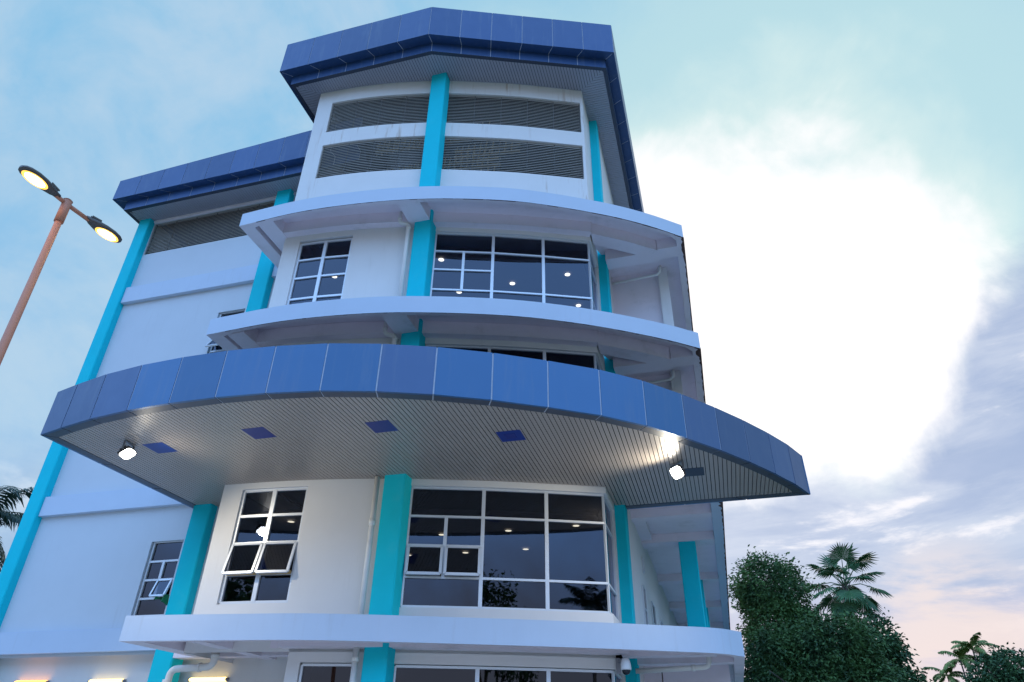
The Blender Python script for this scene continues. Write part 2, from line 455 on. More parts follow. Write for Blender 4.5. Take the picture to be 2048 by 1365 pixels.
def sash(win, p, q, zt, zb, ang, fw=.05, wood=False):            # top-hung casement, hinged on p-q at zt, swung outwards
    p = Vector((p[0], p[1], zt)); q = Vector((q[0], q[1], zt)); t = (q - p).normalized(); n = Vector((t.y, -t.x, 0))
    h = zt - zb; dn = Vector((0, 0, -1)) * math.cos(ang) + n * math.sin(ang); up = n * math.cos(ang) + Vector((0, 0, 1)) * math.sin(ang)
    p2, q2 = p + dn * h, q + dn * h
    mb = MB()
    for a, b in ((p, q), (p2, q2), (p, p2), (q, q2)): mb.bar(a, b, fw, .05, 'aluminium', up=up)
    mb.face([p2, q2, q, p], 'tinted_glass')
    if wood:
        for a in (p, q):
            mb.bar(Vector((a.x, a.y, zb + .05)) - n * .02, a + dn * h * .92 - up * .03, .02, .03, 'casement_wood')
        mb.bar(Vector((p.x, p.y, zb + .03)) + n * .0, Vector((q.x, q.y, zb + .03)), .03, .05, 'casement_wood')
    return mb.build('sash', win)

# --- tower wall ---------------------------------------------------------------
bx = [sx(-6.54), sx(-4.92), sx(-3.53), S_C, S_C + 1.28]
lx = [sx(-10.65), sx(-9.84), sx(-9.02)]
levels = {1: (5.60, 4.92, 4.25, 3.55, 2.93), 2: (9.54, 8.87, 8.2, 7.5, 6.88), 3: (13.46, 12.79, 12.12, 11.41, 10.79)}
ops = []
for k, z in levels.items():
    ops.append((bx[0] - .03, bx[-1] + .03, z[4] - .03, z[0] + .03))
    ops.append((lx[0] - .03, lx[-1] + .03, z[4] + .07 - .02, z[0] - .06 + .03 if k == 3 else z[0] + .03))
louv = []
for za, zb in ((18.22, 19.72), (16.05, 17.58)):
    louv += [(sx(-10.66), sx(-7.12), za, zb), (sx(-6.58), sx(-2.28), za, zb)]
mb = MB()
wall_sheet(mb, TW, 0, S_E, 2.0, 14.05, ops, .16, 'white_paint')
mb.build('wall', B)
mb = MB()
wall_sheet(mb, TW, 0, S_E, 14.05, 20.42, louv, .16, 'louver_wall_paint')
mb.build('wall', B)
# proud concrete lintel ring under the top and middle balcony slabs
for zb, zt in ((13.64, 14.03), (9.74, 10.13)):
    mb = MB(); ss = TW.between(S_L + .02, S_C - .02)
    for a, b in zip(ss, ss[1:]):
        p, q, pi, qi = TW.at(a, -.24), TW.at(b, -.24), TW.at(a, .0), TW.at(b, .0)
        mb.face([(p.x, p.y, zb), (q.x, q.y, zb), (q.x, q.y, zt), (p.x, p.y, zt)], 'soffit_paint')
        mb.face([(p.x, p.y, zb), (pi.x, pi.y, zb), (qi.x, qi.y, zb), (q.x, q.y, zb)], 'soffit_paint')
    mb.build('lintel_beam', B)
# ground floor of the bay
GOP = [(sx(-8.5), sx(-7.30), -1.2, 1.80), (bx[0] - .03, bx[-1] + .03, -1.2, 1.79)]
mb = MB(); wall_sheet(mb, TW, sx(-8.77), S_E, -H, 2.4, GOP, .16, 'white_paint')
mb.box(-8.77, -8.60, 13.84, 15.4, -H, 2.3, 'white_paint')
mb.build('wall', B)
# wall to the right of the return: closed side of the tower above, gallery wall below
mb = MB()
mb.box(-2.25, -1.95, 17.75, 40, -H, 14.3, 'white_paint')
mb.box(-2.25, -1.95, 17.75, 26.9, 14.3, 20.4, 'louver_wall_paint')
mb.build('side_wall', B)

# --- windows of the bay and of the left part of the tower ----------------------
for k, z in levels.items():
    rows = [z[0], z[1], (z[2], 0, 0), z[3], z[4]]
    wobj = window(TW, bx, rows, B, splits=[(0, z[3], z[1])], corner=3,
                  skip=[(0, .02, .98, z[3] + .02, z[2] - .02)] if k == 1 else ())
    if k == 1:
        m_ = (bx[0] + bx[1]) / 2
        for a, b in ((bx[0], m_), (m_, bx[1])):
            p, q = TW.at(a + .05, .03), TW.at(b - .05, .03); sash(wobj, p, q, z[2] - .03, z[3] + .04, R(9), .06, True)
    zz = [z[0] + (-.11 if k == 3 else 0), z[1] - .0 + (.06 if k == 1 else -.07), z[2] + (.08 if k == 1 else -.07), z[3] + (.08 if k == 1 else -.11), z[4] + .09]
    lw = window(TW, lx, zz, B, thick=.10, thin=.06, skip=[(0, 0, 1, zz[3], zz[2]), (1, 0, 1, zz[3], zz[2])] if k == 1 else ())
    if k == 1:
        for a, b in ((lx[0], lx[1]), (lx[1], lx[2])):
            p, q = TW.at(a + .04, .03), TW.at(b - .04, .03); sash(lw, p, q, zz[2] - .03, zz[3] - .03, R(14), .055, True)
window(TW, [sx(-8.46), sx(-7.34)], [1.76, -1.16], B)
window(TW, bx, [1.75, (.3, 1, 3), -1.16], B, corner=3)

# --- louvres -------------------------------------------------------------------
def louver(path, a, b, za, zb, n, parent, off=.05):
    mb = MB(); ss = path.between(a, b)
    if len(ss) < 3: ss = [a + (b - a) * i / 4 for i in range(5)]
    for k in range(n):
        z = za + (k + .5) * (zb - za) / n
        for u, v in zip(ss, ss[1:]):
            p, q, pi, qi = path.at(u, off), path.at(v, off), path.at(u, off + .045), path.at(v, off + .045)
            mb.face([(p.x, p.y, z - .009), (q.x, q.y, z - .009), (q.x, q.y, z + .009), (p.x, p.y, z + .009)], 'louver_metal')
            mb.face([(p.x, p.y, z - .009), (pi.x, pi.y, z + .036), (qi.x, qi.y, z + .036), (q.x, q.y, z - .009)], 'louver_metal')
    L = mb.build('louver', parent)
    cnt = max(3, int((b - a) / .82))
    for i in range(cnt + 1):
        ps = MB(); frame_v(ps, path, a + .02 + (b - a - .04) * i / cnt, za, zb, .022, off + .07, 'dark_trim', .03); ps.build('louver_post', L)
for a, b, za, zb in louv: louver(TW, a, b, za, zb, 20, B)

# dark plant room behind the louvres: tank and timber racks glimpsed between the blades
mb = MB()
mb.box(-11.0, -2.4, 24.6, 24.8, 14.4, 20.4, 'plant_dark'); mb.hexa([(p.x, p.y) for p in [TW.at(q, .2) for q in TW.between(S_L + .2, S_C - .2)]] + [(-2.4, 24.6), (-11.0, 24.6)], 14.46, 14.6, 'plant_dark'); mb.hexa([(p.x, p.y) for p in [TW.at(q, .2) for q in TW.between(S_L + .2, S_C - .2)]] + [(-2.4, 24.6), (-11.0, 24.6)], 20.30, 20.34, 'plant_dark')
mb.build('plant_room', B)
mb = MB()
mb.tube([(-8.9, 16.4, 14.5), (-8.9, 16.4, 19.6)], .75, 'tank_grey', 20)
mb.build('water_tank', B)
mb = MB()
for z, y, x0, x1 in ((18.6, 15.2, -9.6, -7.2), (17.2, 15.3, -9.2, -7.2), (17.5, 15.6, -8.6, -5.2), (19.2, 15.8, -8.8, -5.4), (16.4, 15.4, -7.0, -5.0), (18.4, 16.0, -6.9, -4.6)):
    mb.bar((x0, y, z), (x1, y + .5, z + .25), .10, .06, 'timber')
    mb.bar((x0, y, z + .3), (x1, y + .5, z + .55), .10, .05, 'timber')
    k = x0
    while k < x1 - .1:
        mb.bar((k, y + .1, z - .1), (k + .06, y + .1, z + .62), .035, .035, 'timber'); k += .17 + rnd.random() * .1
mb.bar((-2.9, 19, 19.9), (-5.6, 20, 15.0), .12, .5, 'room_ceiling'); mb.bar((-10.8, 18, 15.2), (-9.9, 20, 19.8), .12, .4, 'room_ceiling')
mb.build('roof_timber', B)

# --- rooms behind the tinted glass ----------------------------------------------
for k, zc in ((1, 5.22), (2, 9.15), (3, 12.97), (0, 1.9)):
    mb = MB()
    inner = [TW.at(s, .45) for s in TW.between(S_L + .3 if k else sx(-8.3), S_C - .15)]
    zf = {1: 2.3, 2: 6.2, 3: 10.1, 0: -H + .15}[k]
    lw_ = -11.0 if k else -8.4
    poly = [(p.x, p.y) for p in inner] + [(-2.6, 23.2), (lw_, 23.2)]
    mb.face([(x, y, zc) for x, y in poly][::-1], 'room_ceiling')
    mb.face([(x, y, zf) for x, y in poly], 'dark_interior')
    mb.box(lw_, -2.6, 23.2, 23.35, zf, zc + .5, 'dark_interior')
    lw_ -= .05; y_ = 13.9 if k else 14.3
    mb.face([(lw_, y_, zf), (lw_, 23.2, zf), (lw_, 23.2, zc + .5), (lw_, y_, zc + .5)], 'dark_interior')
    mb.face([(-2.5, 17.4, zf), (-2.5, 23.2, zf), (-2.5, 23.2, zc + .5), (-2.5, 17.4, zc + .5)], 'dark_interior')
    mb.build('room', B)

# --- turquoise columns ------------------------------------------------------------
def column(x0, x1, y0, y1, z0, z1):
    mb = MB(); c = .025
    mb.hexa([(x0 + c, y0), (x1 - c, y0), (x1, y0 + c), (x1, y1), (x0, y1), (x0, y0 + c)], z0, z1, 'turquoise_paint')
    return mb.build('column', B)
column(-18.78, -18.30, 14.76, 15.12, -H, 17.12)
column(-12.98, -12.42, 14.74, 15.12, -H, 17.36)
column(-7.10, -6.56, 13.92, 14.32, -H, 20.37)
column(-2.22, -1.92, 17.30, 17.74, -H, 20.37)
for y in (21.37, 26.5, 31.6, 36.7): column(-.86, -.36, y, y + .5, -H, 5.90)

# --- wing ---------------------------------------------------------------------------
WG = Path2([(-18.6, 15.0), (-11.2, 15.0)])
wx = lambda x: x + 18.6
wz = {1: (4.96, 4.45, 3.98, 3.52, 3.10), 2: (8.65, 8.14, 7.67, 7.21, 6.79), 3: (12.33, 11.82, 11.35, 10.89, 10.47)}
wo_ = [(wx(-14.22), wx(-13.22), z[4], z[0]) for z in wz.values()]
wl = [(wx(-18.28), wx(-13.0), 15.53, 17.02), (wx(-12.4), wx(-11.25), 15.53, 17.02)]
mb = MB(); wall_sheet(mb, WG, 0, 7.4, 2.2, 17.4, wo_ + wl, .15, 'wing_paint_shaded'); mb.build('wall', B)
for k, z in wz.items():
    sk = [(0, .5, 1, z[3], z[2])] if k in (1, 3) else ()
    o = window(WG, [wx(-14.18), wx(-13.26)], list(z), B, splits=[(0, z[3], z[1])], skip=sk, off=.1)
    if k == 1: sash(o, (-13.70, 15.04), (-13.29, 15.04), z[2] - .03, z[3] - .01, R(20), .045)
    if k == 3:
        sash(o, (-13.70, 15.04), (-13.29, 15.04), z[2] - .03, z[3] - .01, R(30), .045)
        sash(o, (-14.16, 15.04), (-13.74, 15.04), z[2] - .03, z[3] - .01, R(30), .045)
for a, b, za, zb in wl: louver(WG, a, b, za, zb, 21, B, off=.03)
for za, zb in ((13.33, 13.97), (5.90, 6.46), (2.27, 2.80)):
    mb = MB(); mb.box(-18.29, -12.99, 14.85, 15.02, za, zb, 'slab_paint'); mb.box(-12.41, -11.2, 14.85, 15.02, za, zb, 'slab_paint')
    if za < 3:
        mb.box(-19.4, -18.79, 14.85, 15.02, za, zb, 'slab_paint')
        mb.box(-19.4, -12.99, 15.024, 15.4, za - .004, za + .2, 'soffit_paint')
        mb.box(-12.41, -8.7, 15.024, 15.4, za - .004, za + .2, 'soffit_paint')
    mb.build('floor_band', B)
mb = MB(); mb.box(-19.3, -8.60, 15.36, 15.55, -H, 2.26, 'white_paint'); mb.build('wall', B)
mb = MB()
mb.box(-18.72, -18.58, 15.13, 40, -H, 17.4, 'white_paint'); mb.box(-18.58, .3, 39.8, 40, -H, 14.2, 'white_paint')
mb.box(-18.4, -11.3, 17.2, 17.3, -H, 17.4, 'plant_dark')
mb.build('rear_wall', B)

# --- balcony slabs -----------------------------------------------------------------------
TOPC = [(-12.24, 12.73), (-10.15, 12.64), (-8.15, 12.78), (-6.28, 13.10), (-4.38, 13.66), (-3.10, 14.22), (-1.82, 14.91), (-1.03, 15.40), (-.25, 15.97), (.50, 16.60)]
MIDC = [(-12.20, 12.66), (-10.18, 12.57), (-8.65, 12.65), (-7.20, 12.86), (-5.96, 13.17), (-4.73, 13.56), (-3.70, 13.96), (-2.70, 14.45), (-1.89, 14.91), (-1.08, 15.43), (-.24, 16.02), (.50, 16.62)]
LOWC = [(-11.75, 12.28), (-9.5, 12.54), (-7.44, 12.91), (-4.31, 14.05), (-2.35, 14.86), (-1.02, 15.48), (-.06, 15.97), (.44, 16.55)]
def balcony(curve, zb, zt, zs, rust, back=40., rim=.13):
    C = Path2(catmull(curve, 5)); n = C.s
    mb = MB()
    out = [C.at(s) for s in n]; inn = [C.at(s, rim) for s in n]
    L = curve[0]; Rr = curve[-1]
    outer = [Vector((L[0], 15.0))] + out + [Vector((Rr[0], back))]
    # outer lip: fascia face, underside and inner face; straight at both ends
    lip_in = [Vector((L[0] + .42, 14.75)), Vector((L[0] + .42, inn[0].y + .05))] + [p for p in inn if L[0] + .45 < p.x < Rr[0] - .24] + [Vector((Rr[0] - .22, inn[-1].y + .0)), Vector((Rr[0] - .22, back))]
    for a, b in zip(outer, outer[1:]):
        mb.face([(a.x, a.y, zb), (b.x, b.y, zb), (b.x, b.y, zt), (a.x, a.y, zt)], 'slab_paint')
    under = [(p.x, p.y, zb) for p in outer] + [(p.x, p.y, zb) for p in lip_in[::-1]]
    mb.face(under[::-1], 'soffit_paint')
    for a, b in zip(lip_in, lip_in[1:]):
        mb.face([(b.x, b.y, zb), (a.x, a.y, zb), (a.x, a.y, zs), (b.x, b.y, zs)], 'soffit_paint')
    wall = [TW.at(s, .3) for s in TW.between(S_L, S_C)]
    inner = [(-2.0, back), (-2.0, 17.5)] + [(p.x, p.y) for p in wall[::-1]] + [(-11.1, 15.0)]
    loop = [(p.x, p.y) for p in outer] + inner
    mb.face([(x, y, zt) for x, y in loop], 'slab_paint')
    lp2 = [(L[0] + .05, 15.0)] + [(p.x, p.y) for p in [C.at(s, .05) for s in n]] + [(Rr[0] - .05, back)] + inner
    mb.face([(x, y, zs) for x, y in lp2[::-1]], 'soffit_paint')
    slab = mb.build('balcony_slab', B)
    return slab, C
def beams(slab, L):
    for poly, a, b in L:
        mb = MB(); mb.hexa(poly, a, b, 'soffit_paint'); mb.build('soffit_beam', slab)
def rust(slab, x, y0, y1, z, seed):
    r = random.Random(seed); mb = MB(); y = y0; w0 = .05
    while y < y1:
        st = .05 + .12 * r.random() * (1 + (y - y0) * .08); w1 = max(.010, .022 + .035 * (r.random() - .35) + (.12 * max(0, 1 - (y - y0) / 1.2)) * r.random())
        mb.face([(x + .012, y, z - .004), (x + .012, y + st, z - .004), (x - w1, y + st, z - .004), (x - w0, y, z - .004)], 'rust_edge')
        mb.face([(x + .012, y, z - .004), (x + .012, y, z + .01 + w0 * .8), (x + .012, y + st, z + .01 + w1 * .8), (x + .012, y + st, z - .004)], 'rust_edge')
        w0 = w1; y += st
    return mb.build('rust_streak', slab)
def para(x0, x1, y0, y1): return [(x0, y0), (x1, y0), (x1, y1), (x0, y1)]
for (curve, zb, zt, seed) in ((TOPC, 13.62, 14.10, 3), (MIDC, 9.72, 10.22, 5)):
    zs = zb + .40
    slab, C = balcony(curve, zb, zt, zs, True)
    rust(slab, .50, curve[-1][1], 40, zb, seed)
    # bent rust line along the front lip
    r = random.Random(seed + 20); mb = MB(); s = .6
    while s < C.s[-1] - .02:
        st = .08 + r.random() * .25; e = min(s + st, C.s[-1])
        k = s / C.s[-1]; wdt = (.008 + .02 * r.random() ** 2) if k < .8 else (.012 + .05 * r.random() * (k - .7) * 3)
        if True:
            a, b, ai, bi = C.at(s, -.006), C.at(e, -.006), C.at(s, wdt), C.at(e, wdt)
            mb.face([(a.x, a.y, zb - .005), (ai.x, ai.y, zb - .005), (bi.x, bi.y, zb - .005), (b.x, b.y, zb - .005)], 'rust_edge')
        s = e
    mb.build('rust_line', slab)
    ring = [(-2.16, 15.72), (-1.17, 16.36), (-.30, 17.04), (-.30, 17.44), (-.95, 17.09), (-2.16, 16.25)]
    beams(slab, [(para(-11.66, -11.14, 12.80, 14.85), zb + .003, zs), ([(-7.26, 12.98), (-6.62, 13.12), (-6.62, 14.25), (-7.26, 14.1)], zb + .006, zs),
                 (ring, zb + .003, zs), (para(-1.93, -.30, 17.08, 17.6), zb + .006, zs), (para(-.31, .29, 16.98, 17.5), zb + .009, zs)])
    # stair core wall, white pillar and drain pipe on the open gallery to the right
    mb = MB(); f0 = zb - 3.4
    mb.box(-1.95, -.42, 18.6, 18.75, f0, zs, 'soffit_paint'); mb.build('gallery_wall', B)
    mb = MB(); mb.box(-.42, -.12, 18.45, 18.85, f0, zs - .003, 'white_paint'); mb.build('gallery_pillar', B)
    mb = MB(); mb.tube([(-1.92, 18.5, zb + .08), (-.45, 18.42, zb + .12), (-.34, 18.36, zb + .17), (-.32, 18.3, zb + .36)], .045, 'pvc_pipe')
    mb.tube([(-1.5, 18.495, zb + .09), (-1.46, 18.495, zb + .09)], .055, 'pvc_pipe'); mb.tube([(-.62, 18.44, zb + .115), (-.58, 18.44, zb + .115)], .055, 'pvc_pipe')
    mb.build('drainpipe', B)
slab, C = balcony(LOWC, 2.06, 2.55, 2.42, False, rim=.15)
rb = [TW.at(s, -.32) for s in TW.between(sx(-8.9), S_C)]; rb2 = [TW.at(s, .02) for s in TW.between(sx(-8.9), S_C)]
beams(slab, [(para(-10.35, -10.05, 12.70, 15.35), 2.065, 2.42), (para(-12.4, -8.75, 14.72, 15.02), 2.068, 2.42), (para(-11.3, -8.75, 13.75, 13.98), 2.071, 2.42),
             ([(p.x, p.y) for p in rb] + [(p.x, p.y) for p in rb2[::-1]], 2.062, 2.42),
             (para(-1.93, .28, 17.45, 17.85), 2.066, 2.42), (para(-2.1, -.12, 16.15, 16.5), 2.069, 2.42)])
# the gallery ceiling one floor up (open, with beams) -------------------------------------------
mb = MB()
mb.box(-1.95, .21, 17.62, 40, 6.12, 6.3, 'soffit_paint')
mb.box(.21, .50, 17.62, 40, 5.86, 6.55, 'slab_paint')
g = mb.build('balcony_slab', B)
beams(g, [(para(-1.95, .205, y, y + t), 5.87, 6.118) for y, t in ((18.77, .36), (21.30, .62), (26.45, .6), (31.55, .6), (36.65, .6))] + [(para(-1.95, -1.62, 19.14, 21.29), 5.95, 6.116)])
rust(g, .50, 17.62, 40, 5.86, 11)
mb = MB(); mb.box(-1.95, .2, 38.2, 38.4, 2.3, 6.1, 'soffit_paint'); mb.build('gallery_wall', B)
SG = Path2([(-1.93, 40.0), (-1.93, 17.75)])
for y0, y1, za, zb in ((20.2, 20.75, 3.2, 4.4), (22.7, 23.5, 3.2, 4.45), (25.6, 26.4, 3.2, 4.4), (20.9, 21.1, 4.95, 5.35)):
    mb = MB()
    for a, b in (((y0, za), (y0, zb)), ((y1, za), (y1, zb))): mb.box(-1.955, -1.90, a[0] - .025, a[0] + .025, za, zb, 'aluminium')
    for z in (za, zb, (za + zb) / 2): mb.box(-1.953, -1.902, y0 + .026, y1 - .026, z - .025, z + .025, 'aluminium')
    o = mb.build('window', B)
    mb = MB(); mb.face([(-1.94, y1, za), (-1.94, y0, za), (-1.94, y0, zb), (-1.94, y1, zb)], 'dark_interior'); mb.build('pane', o)
# ground floor right
mb = MB(); mb.box(-1.95, .1, 19.0, 19.15, -H, 2.4, 'soffit_paint'); mb.build('gallery_wall', B)

# --- fascia panels (shared by canopy and roofs) ----------------------------------------------------
def fascia(parent, pts, zb, zt, lip, step, m, dull=(), thick=.06, gap=.022, ztops=None, lipm=None):
    """pts: plan polyline seen from outside, left to right; one L-shaped panel per step along each straight run"""
    idx = 0; ofs = [Vector(p) for p in offset_poly(pts, lip)] if lip else None
    for k_, (a, b) in enumerate(zip(pts, pts[1:])):
        a = Vector(a); b = Vector(b); Ln = (b - a).length; n = max(1, round(Ln / step)); t = (b - a) / Ln; nn = Vector((-t.y, t.x))
        for i in range(n):
            p = a + t * (Ln * i / n + gap / 2); q = a + t * (Ln * (i + 1) / n - gap / 2)
            zz = [zt, zt]
            if ztops: zz = [ztops(p.x), ztops(q.x)]
            mb = MB(); mm = dull[1] if dull and idx in dull[0] else m
            mb.hexa([(p.x, p.y), (q.x, q.y), (q.x + nn.x * thick, q.y + nn.y * thick), (p.x + nn.x * thick, p.y + nn.y * thick)], zb, [zz[0], zz[1], zz[1], zz[0]], mm)
            if lip:
                pl = ofs[k_].lerp(ofs[k_ + 1], i / n) + t * gap / 2; ql = ofs[k_].lerp(ofs[k_ + 1], (i + 1) / n) - t * gap / 2
                pi = p.lerp(pl, (thick + .002) / lip); qi = q.lerp(ql, (thick + .002) / lip)
                mb.hexa([(pi.x, pi.y), (qi.x, qi.y), (ql.x, ql.y), (pl.x, pl.y)], zb, zb + .03, lipm or mm)
            mb.build('fascia_panel', parent); idx += 1
def backing(pts, zb, zt, lip, ztops=None, thick=.05):             # pale joint filler just behind the panels
    mb = MB(); ofs = offset_poly(pts, max(lip, thick) - .004)
    for a, b, o1, o2 in zip(pts, pts[1:], ofs, ofs[1:]):
        a = Vector(a); b = Vector(b); t = (b - a).normalized(); nn = Vector((-t.y, t.x))
        p, q = a + nn * .012, b + nn * .012; pl, ql = Vector(o1), Vector(o2)
        z1, z2 = (ztops(a.x), ztops(b.x)) if ztops else (zt, zt)
        mb.face([(p.x, p.y, zb + .01), (q.x, q.y, zb + .01), (q.x, q.y, z2 - .01), (p.x, p.y, z1 - .01)], 'joint_sealant')
        mb.face([(p.x, p.y, zb + .012), (pl.x, pl.y, zb + .012), (ql.x, ql.y, zb + .012), (q.x, q.y, zb + .012)], 'joint_sealant')
    return mb
def offset_poly(P, d):
    pa = Path2(P); return [tuple(p + n * d) for p, n in zip(pa.P, pa.N)]
def yint(P, x):                                                   # y of polyline P at x
    for a, b in zip(P, P[1:]):
        if min(a[0], b[0]) <= x <= max(a[0], b[0]) and abs(b[0] - a[0]) > 1e-6: return a[1] + (x - a[0]) / (b[0] - a[0]) * (b[1] - a[1])
    return None
def slat_quad(mb, c, z, m, h=.02):                                # c: four plan corners
    mb.hexa(c, z, z + h, m, top=False)

# --- canopy ------------------------------------------------------------------------------------------
ARC = [(-13.16, 10.03), (-12.43, 9.84), (-11.50, 9.63), (-10.50, 9.49), (-9.49, 9.43), (-8.47, 9.43), (-7.45, 9.51), (-6.43, 9.67), (-5.44, 9.94), (-4.47, 10.31), (-3.50, 10.78),
       (-2.55, 11.33), (-1.64, 11.92), (-.85, 12.60), (-.12, 13.40), (.54, 14.21), (1.14, 15.03), (1.70, 15.88), (2.18, 16.70), (2.58, 17.55)]
ZC, ZCT = 5.77, 6.78
side = [(-13.16, 15.0), (-13.16, 10.03)]
rear = [(2.58, 17.55), (-1.94, 17.66)]
full = side + ARC[1:] + rear[1:]
mb = backing(full, ZC, ZCT, .27)
top = [(-13.14, 15.0)] + [tuple(p) for p in offset_poly(ARC, .03)] + [(-1.94, 17.6), (-2.3, 15.9)] + [(TW.at(s).x, TW.at(s).y) for s in TW.between(S_L, S_C)[::-1]] + [(-11.2, 15.0)]
mb.face([(x, y, ZCT - .03) for x, y in top], 'dark_trim')
canopy = mb.build('canopy', B)
fascia(canopy, full, ZC, ZCT, .26, 1.5, 'blue_panel', dull=({3, 4, 5, 11, 17, 18, 19, 20, 21}, 'blue_panel_dull'), lipm='lip_panel', gap=.028)
inner = offset_poly(ARC, .275)
zs = ZC + .012
mb = MB(); p_ = .094; x = -12.89
while x < 2.2:
    x2 = x + p_ - .016
    f0, f1 = yint(inner, x), yint(inner, x2)
    if f0 is None or f1 is None: x += p_; continue
    if x < -11.25: e0 = e1 = 14.98
    elif x < -2.2: e0, e1 = yint(Wf, x), yint(Wf, min(x2, -2.2)); e0 = (e0 or 15.9) + .03; e1 = (e1 or 15.9) + .03
    else: e0 = yint(rear[::-1], max(x, -1.93)) - .265 if x > -1.95 else 17.32; e1 = yint(rear[::-1], max(x2, -1.93)) - .265 if x > -1.95 else 17.32
    if e0 > f0 + .02 and e1 > f1 + .02:
        slat_quad(mb, [(x, f0), (x2, f1), (x2, e1), (x, e0)], zs, 'soffit_slat')
    x += p_
SOFF = mb.build('soffit', canopy)
mb = MB(); bk = [(-12.98, 14.98)] + [tuple(p) for p in inner if -12.9 < p[0] < 2.0] + [(2.0, 17.35), (-1.94, 17.4)] + [(p[0], p[1] + .05) for p in Wf[::-1]] + [(-11.2, 14.98)]
mb.face([(x, y, zs + .021) for x, y in bk][::-1], 'slat_gap'); mb.build('soffit_backing', canopy)
for i, (x, y) in enumerate(((-11.17, 11.25), (-8.61, 11.08), (-6.0, 11.40), (-3.6, 12.46), (-.12, 15.38))):
    mb = MB(); a = .255; m = 'blue_hatch_bright' if i in (0, 3) else ('dark_trim' if i == 4 else 'blue_hatch')
    mb.box(x - a, x + a, y - a, y + a, zs - .004, zs + .03, m)
    if i == 3: mb.box(x - .12, x + .10, y - .12, y + .12, zs - .007, zs + .02, 'blue_hatch')
    mb.build('ceiling_hatch', canopy)

# --- roofs -------------------------------------------------------------------------------------------------
def roof(out, inn, zo, zt, zi, backy, slat_front, ztops=None, joint=1.0):
    mb = backing(out, zo, zt, 0, ztops)
    # roof sheet over the top
    loop = [tuple(p) for p in out]
    mb.face([(x, y, (ztops(x) if ztops else zt) - .04) for x, y in loop], 'dark_trim')
    rf = mb.build('roof', B)
    fascia(rf, out, zo, zt, 0, joint, 'roof_panel', ztops=ztops)
    # step back under the outer fascia, inner fascia and its trim
    mb = MB()
    for a, b, c, e in zip(out, out[1:], inn, inn[1:]):
        a, b, c, e = Vector(a), Vector(b), Vector(c), Vector(e)
        n = max(1, round((b - a).length / joint))
        for i in range(n):
            p, q = a.lerp(b, (i + .01) / n), a.lerp(b, (i + .99) / n); r_, s_ = c.lerp(e, (i + .01) / n), c.lerp(e, (i + .99) / n)
            mb.face([(p.x, p.y, zo - .002), (r_.x, r_.y, zo - .002), (s_.x, s_.y, zo - .002), (q.x, q.y, zo - .002)], 'roof_panel')
            mb.face([(r_.x, r_.y, zi), (s_.x, s_.y, zi), (s_.x, s_.y, zo - .003), (r_.x, r_.y, zo - .003)], 'roof_panel')
        c2, e2 = c.lerp(e, 0), e
        mb.face([(a.x, a.y, zo + .004), (c.x, c.y, zo + .004), (e.x, e.y, zo + .004), (b.x, b.y, zo + .004)], 'joint_sealant')
    ci = offset_poly(inn, .012)
    for c, e in zip(ci, ci[1:]): mb.face([(c[0], c[1], zi + .004), (e[0], e[1], zi + .004), (e[0], e[1], zo), (c[0], c[1], zo)], 'joint_sealant')
    tr = offset_poly(inn, .13)
    for a, b, c, e in zip(inn, inn[1:], tr, tr[1:]): mb.face([(a[0], a[1], zi - .002), (c[0], c[1], zi - .002), (e[0], e[1], zi - .002), (b[0], b[1], zi - .002)], 'dark_trim')
    mb.build('eave', rf)
    return rf, tr
def slats(rf, regions, z, back):
    mb = MB()
    for c in regions: slat_quad(mb, c, z, 'roof_slat')
    o = mb.build('soffit', rf)
    mb = MB()
    for loop in back: mb.face([(x, y, z + .021) for x, y in loop][::-1], 'slat_gap')
    mb.build('soffit_backing', rf)
OUT = [(-12.41, 26.95), (-12.41, 12.66), (-6.77, 12.67), (-.89, 14.97), (-.83, 26.95)]
INN = [(-12.06, 26.95), (-12.06, 12.97), (-6.76, 13.01), (-1.21, 15.18), (-1.20, 26.95)]
rf, tr = roof(OUT, INN, 20.80, 22.33, 20.35, 27, None, joint=1.03)
reg = []; p_ = .098; g_ = .016
fl = [tr[1], tr[2], tr[3]]; mitL = [tr[1], (-11.21, 13.6)]; mitR = [(-2.2, 15.9), tr[3]]
x = tr[1][0]
while x < tr[3][0] - .02:
    x2 = min(x + p_ - g_, tr[3][0]); f0, f1 = yint(fl, x), yint(fl, x2)
    def endy(q):
        if q < -11.21: return yint(mitL, max(q, tr[1][0] + 1e-6))
        if q > -2.2: return yint(mitR, min(q, tr[3][0] - 1e-6))
        return yint(Wf, q) + .03
    e0, e1 = endy(x), endy(x2)
    if f0 is not None and f1 is not None and e0 and e1 and e0 > f0 + .01: reg.append([(x, f0), (x2, f1), (x2, max(e1, f1 + .001)), (x, e0)])
    x += p_
y = tr[3][1] + .03
while y < 26.8:
    y2 = y + p_ - g_
    def lx_(q): return (yint([(a[1], a[0]) for a in mitR[::-1]], q) if q < 15.9 else -2.22) if q < 17.3 else -1.97
    a0, a1 = lx_(y), lx_(y2)
    if a0 is not None and a1 is not None and a0 < tr[3][0]: reg.append([(a0, y), (tr[3][0], y), (tr[3][0], y2), (a1, y2)])
    y += p_
y = tr[1][1] + .03
while y < 26.8:
    y2 = y + p_ - g_
    def rx_(q): return yint([(a[1], a[0]) for a in mitL], q) if q < 13.6 else -11.2
    a0, a1 = rx_(y), rx_(y2)
    if a0 is not None and a1 is not None: reg.append([(tr[1][0], y), (a0, y), (a1, y2), (tr[1][0], y2)])
    y += p_
slats(rf, reg, 20.355, [[tr[1], tr[2], tr[3], (tr[3][0], 26.9), (-1.97, 26.9), (-1.97, 17.3), (-2.22, 17.3)] + [(p[0], p[1] + .04) for p in Wf[::-1]] + [(-11.2, 26.9), (tr[1][0], 26.9)]])
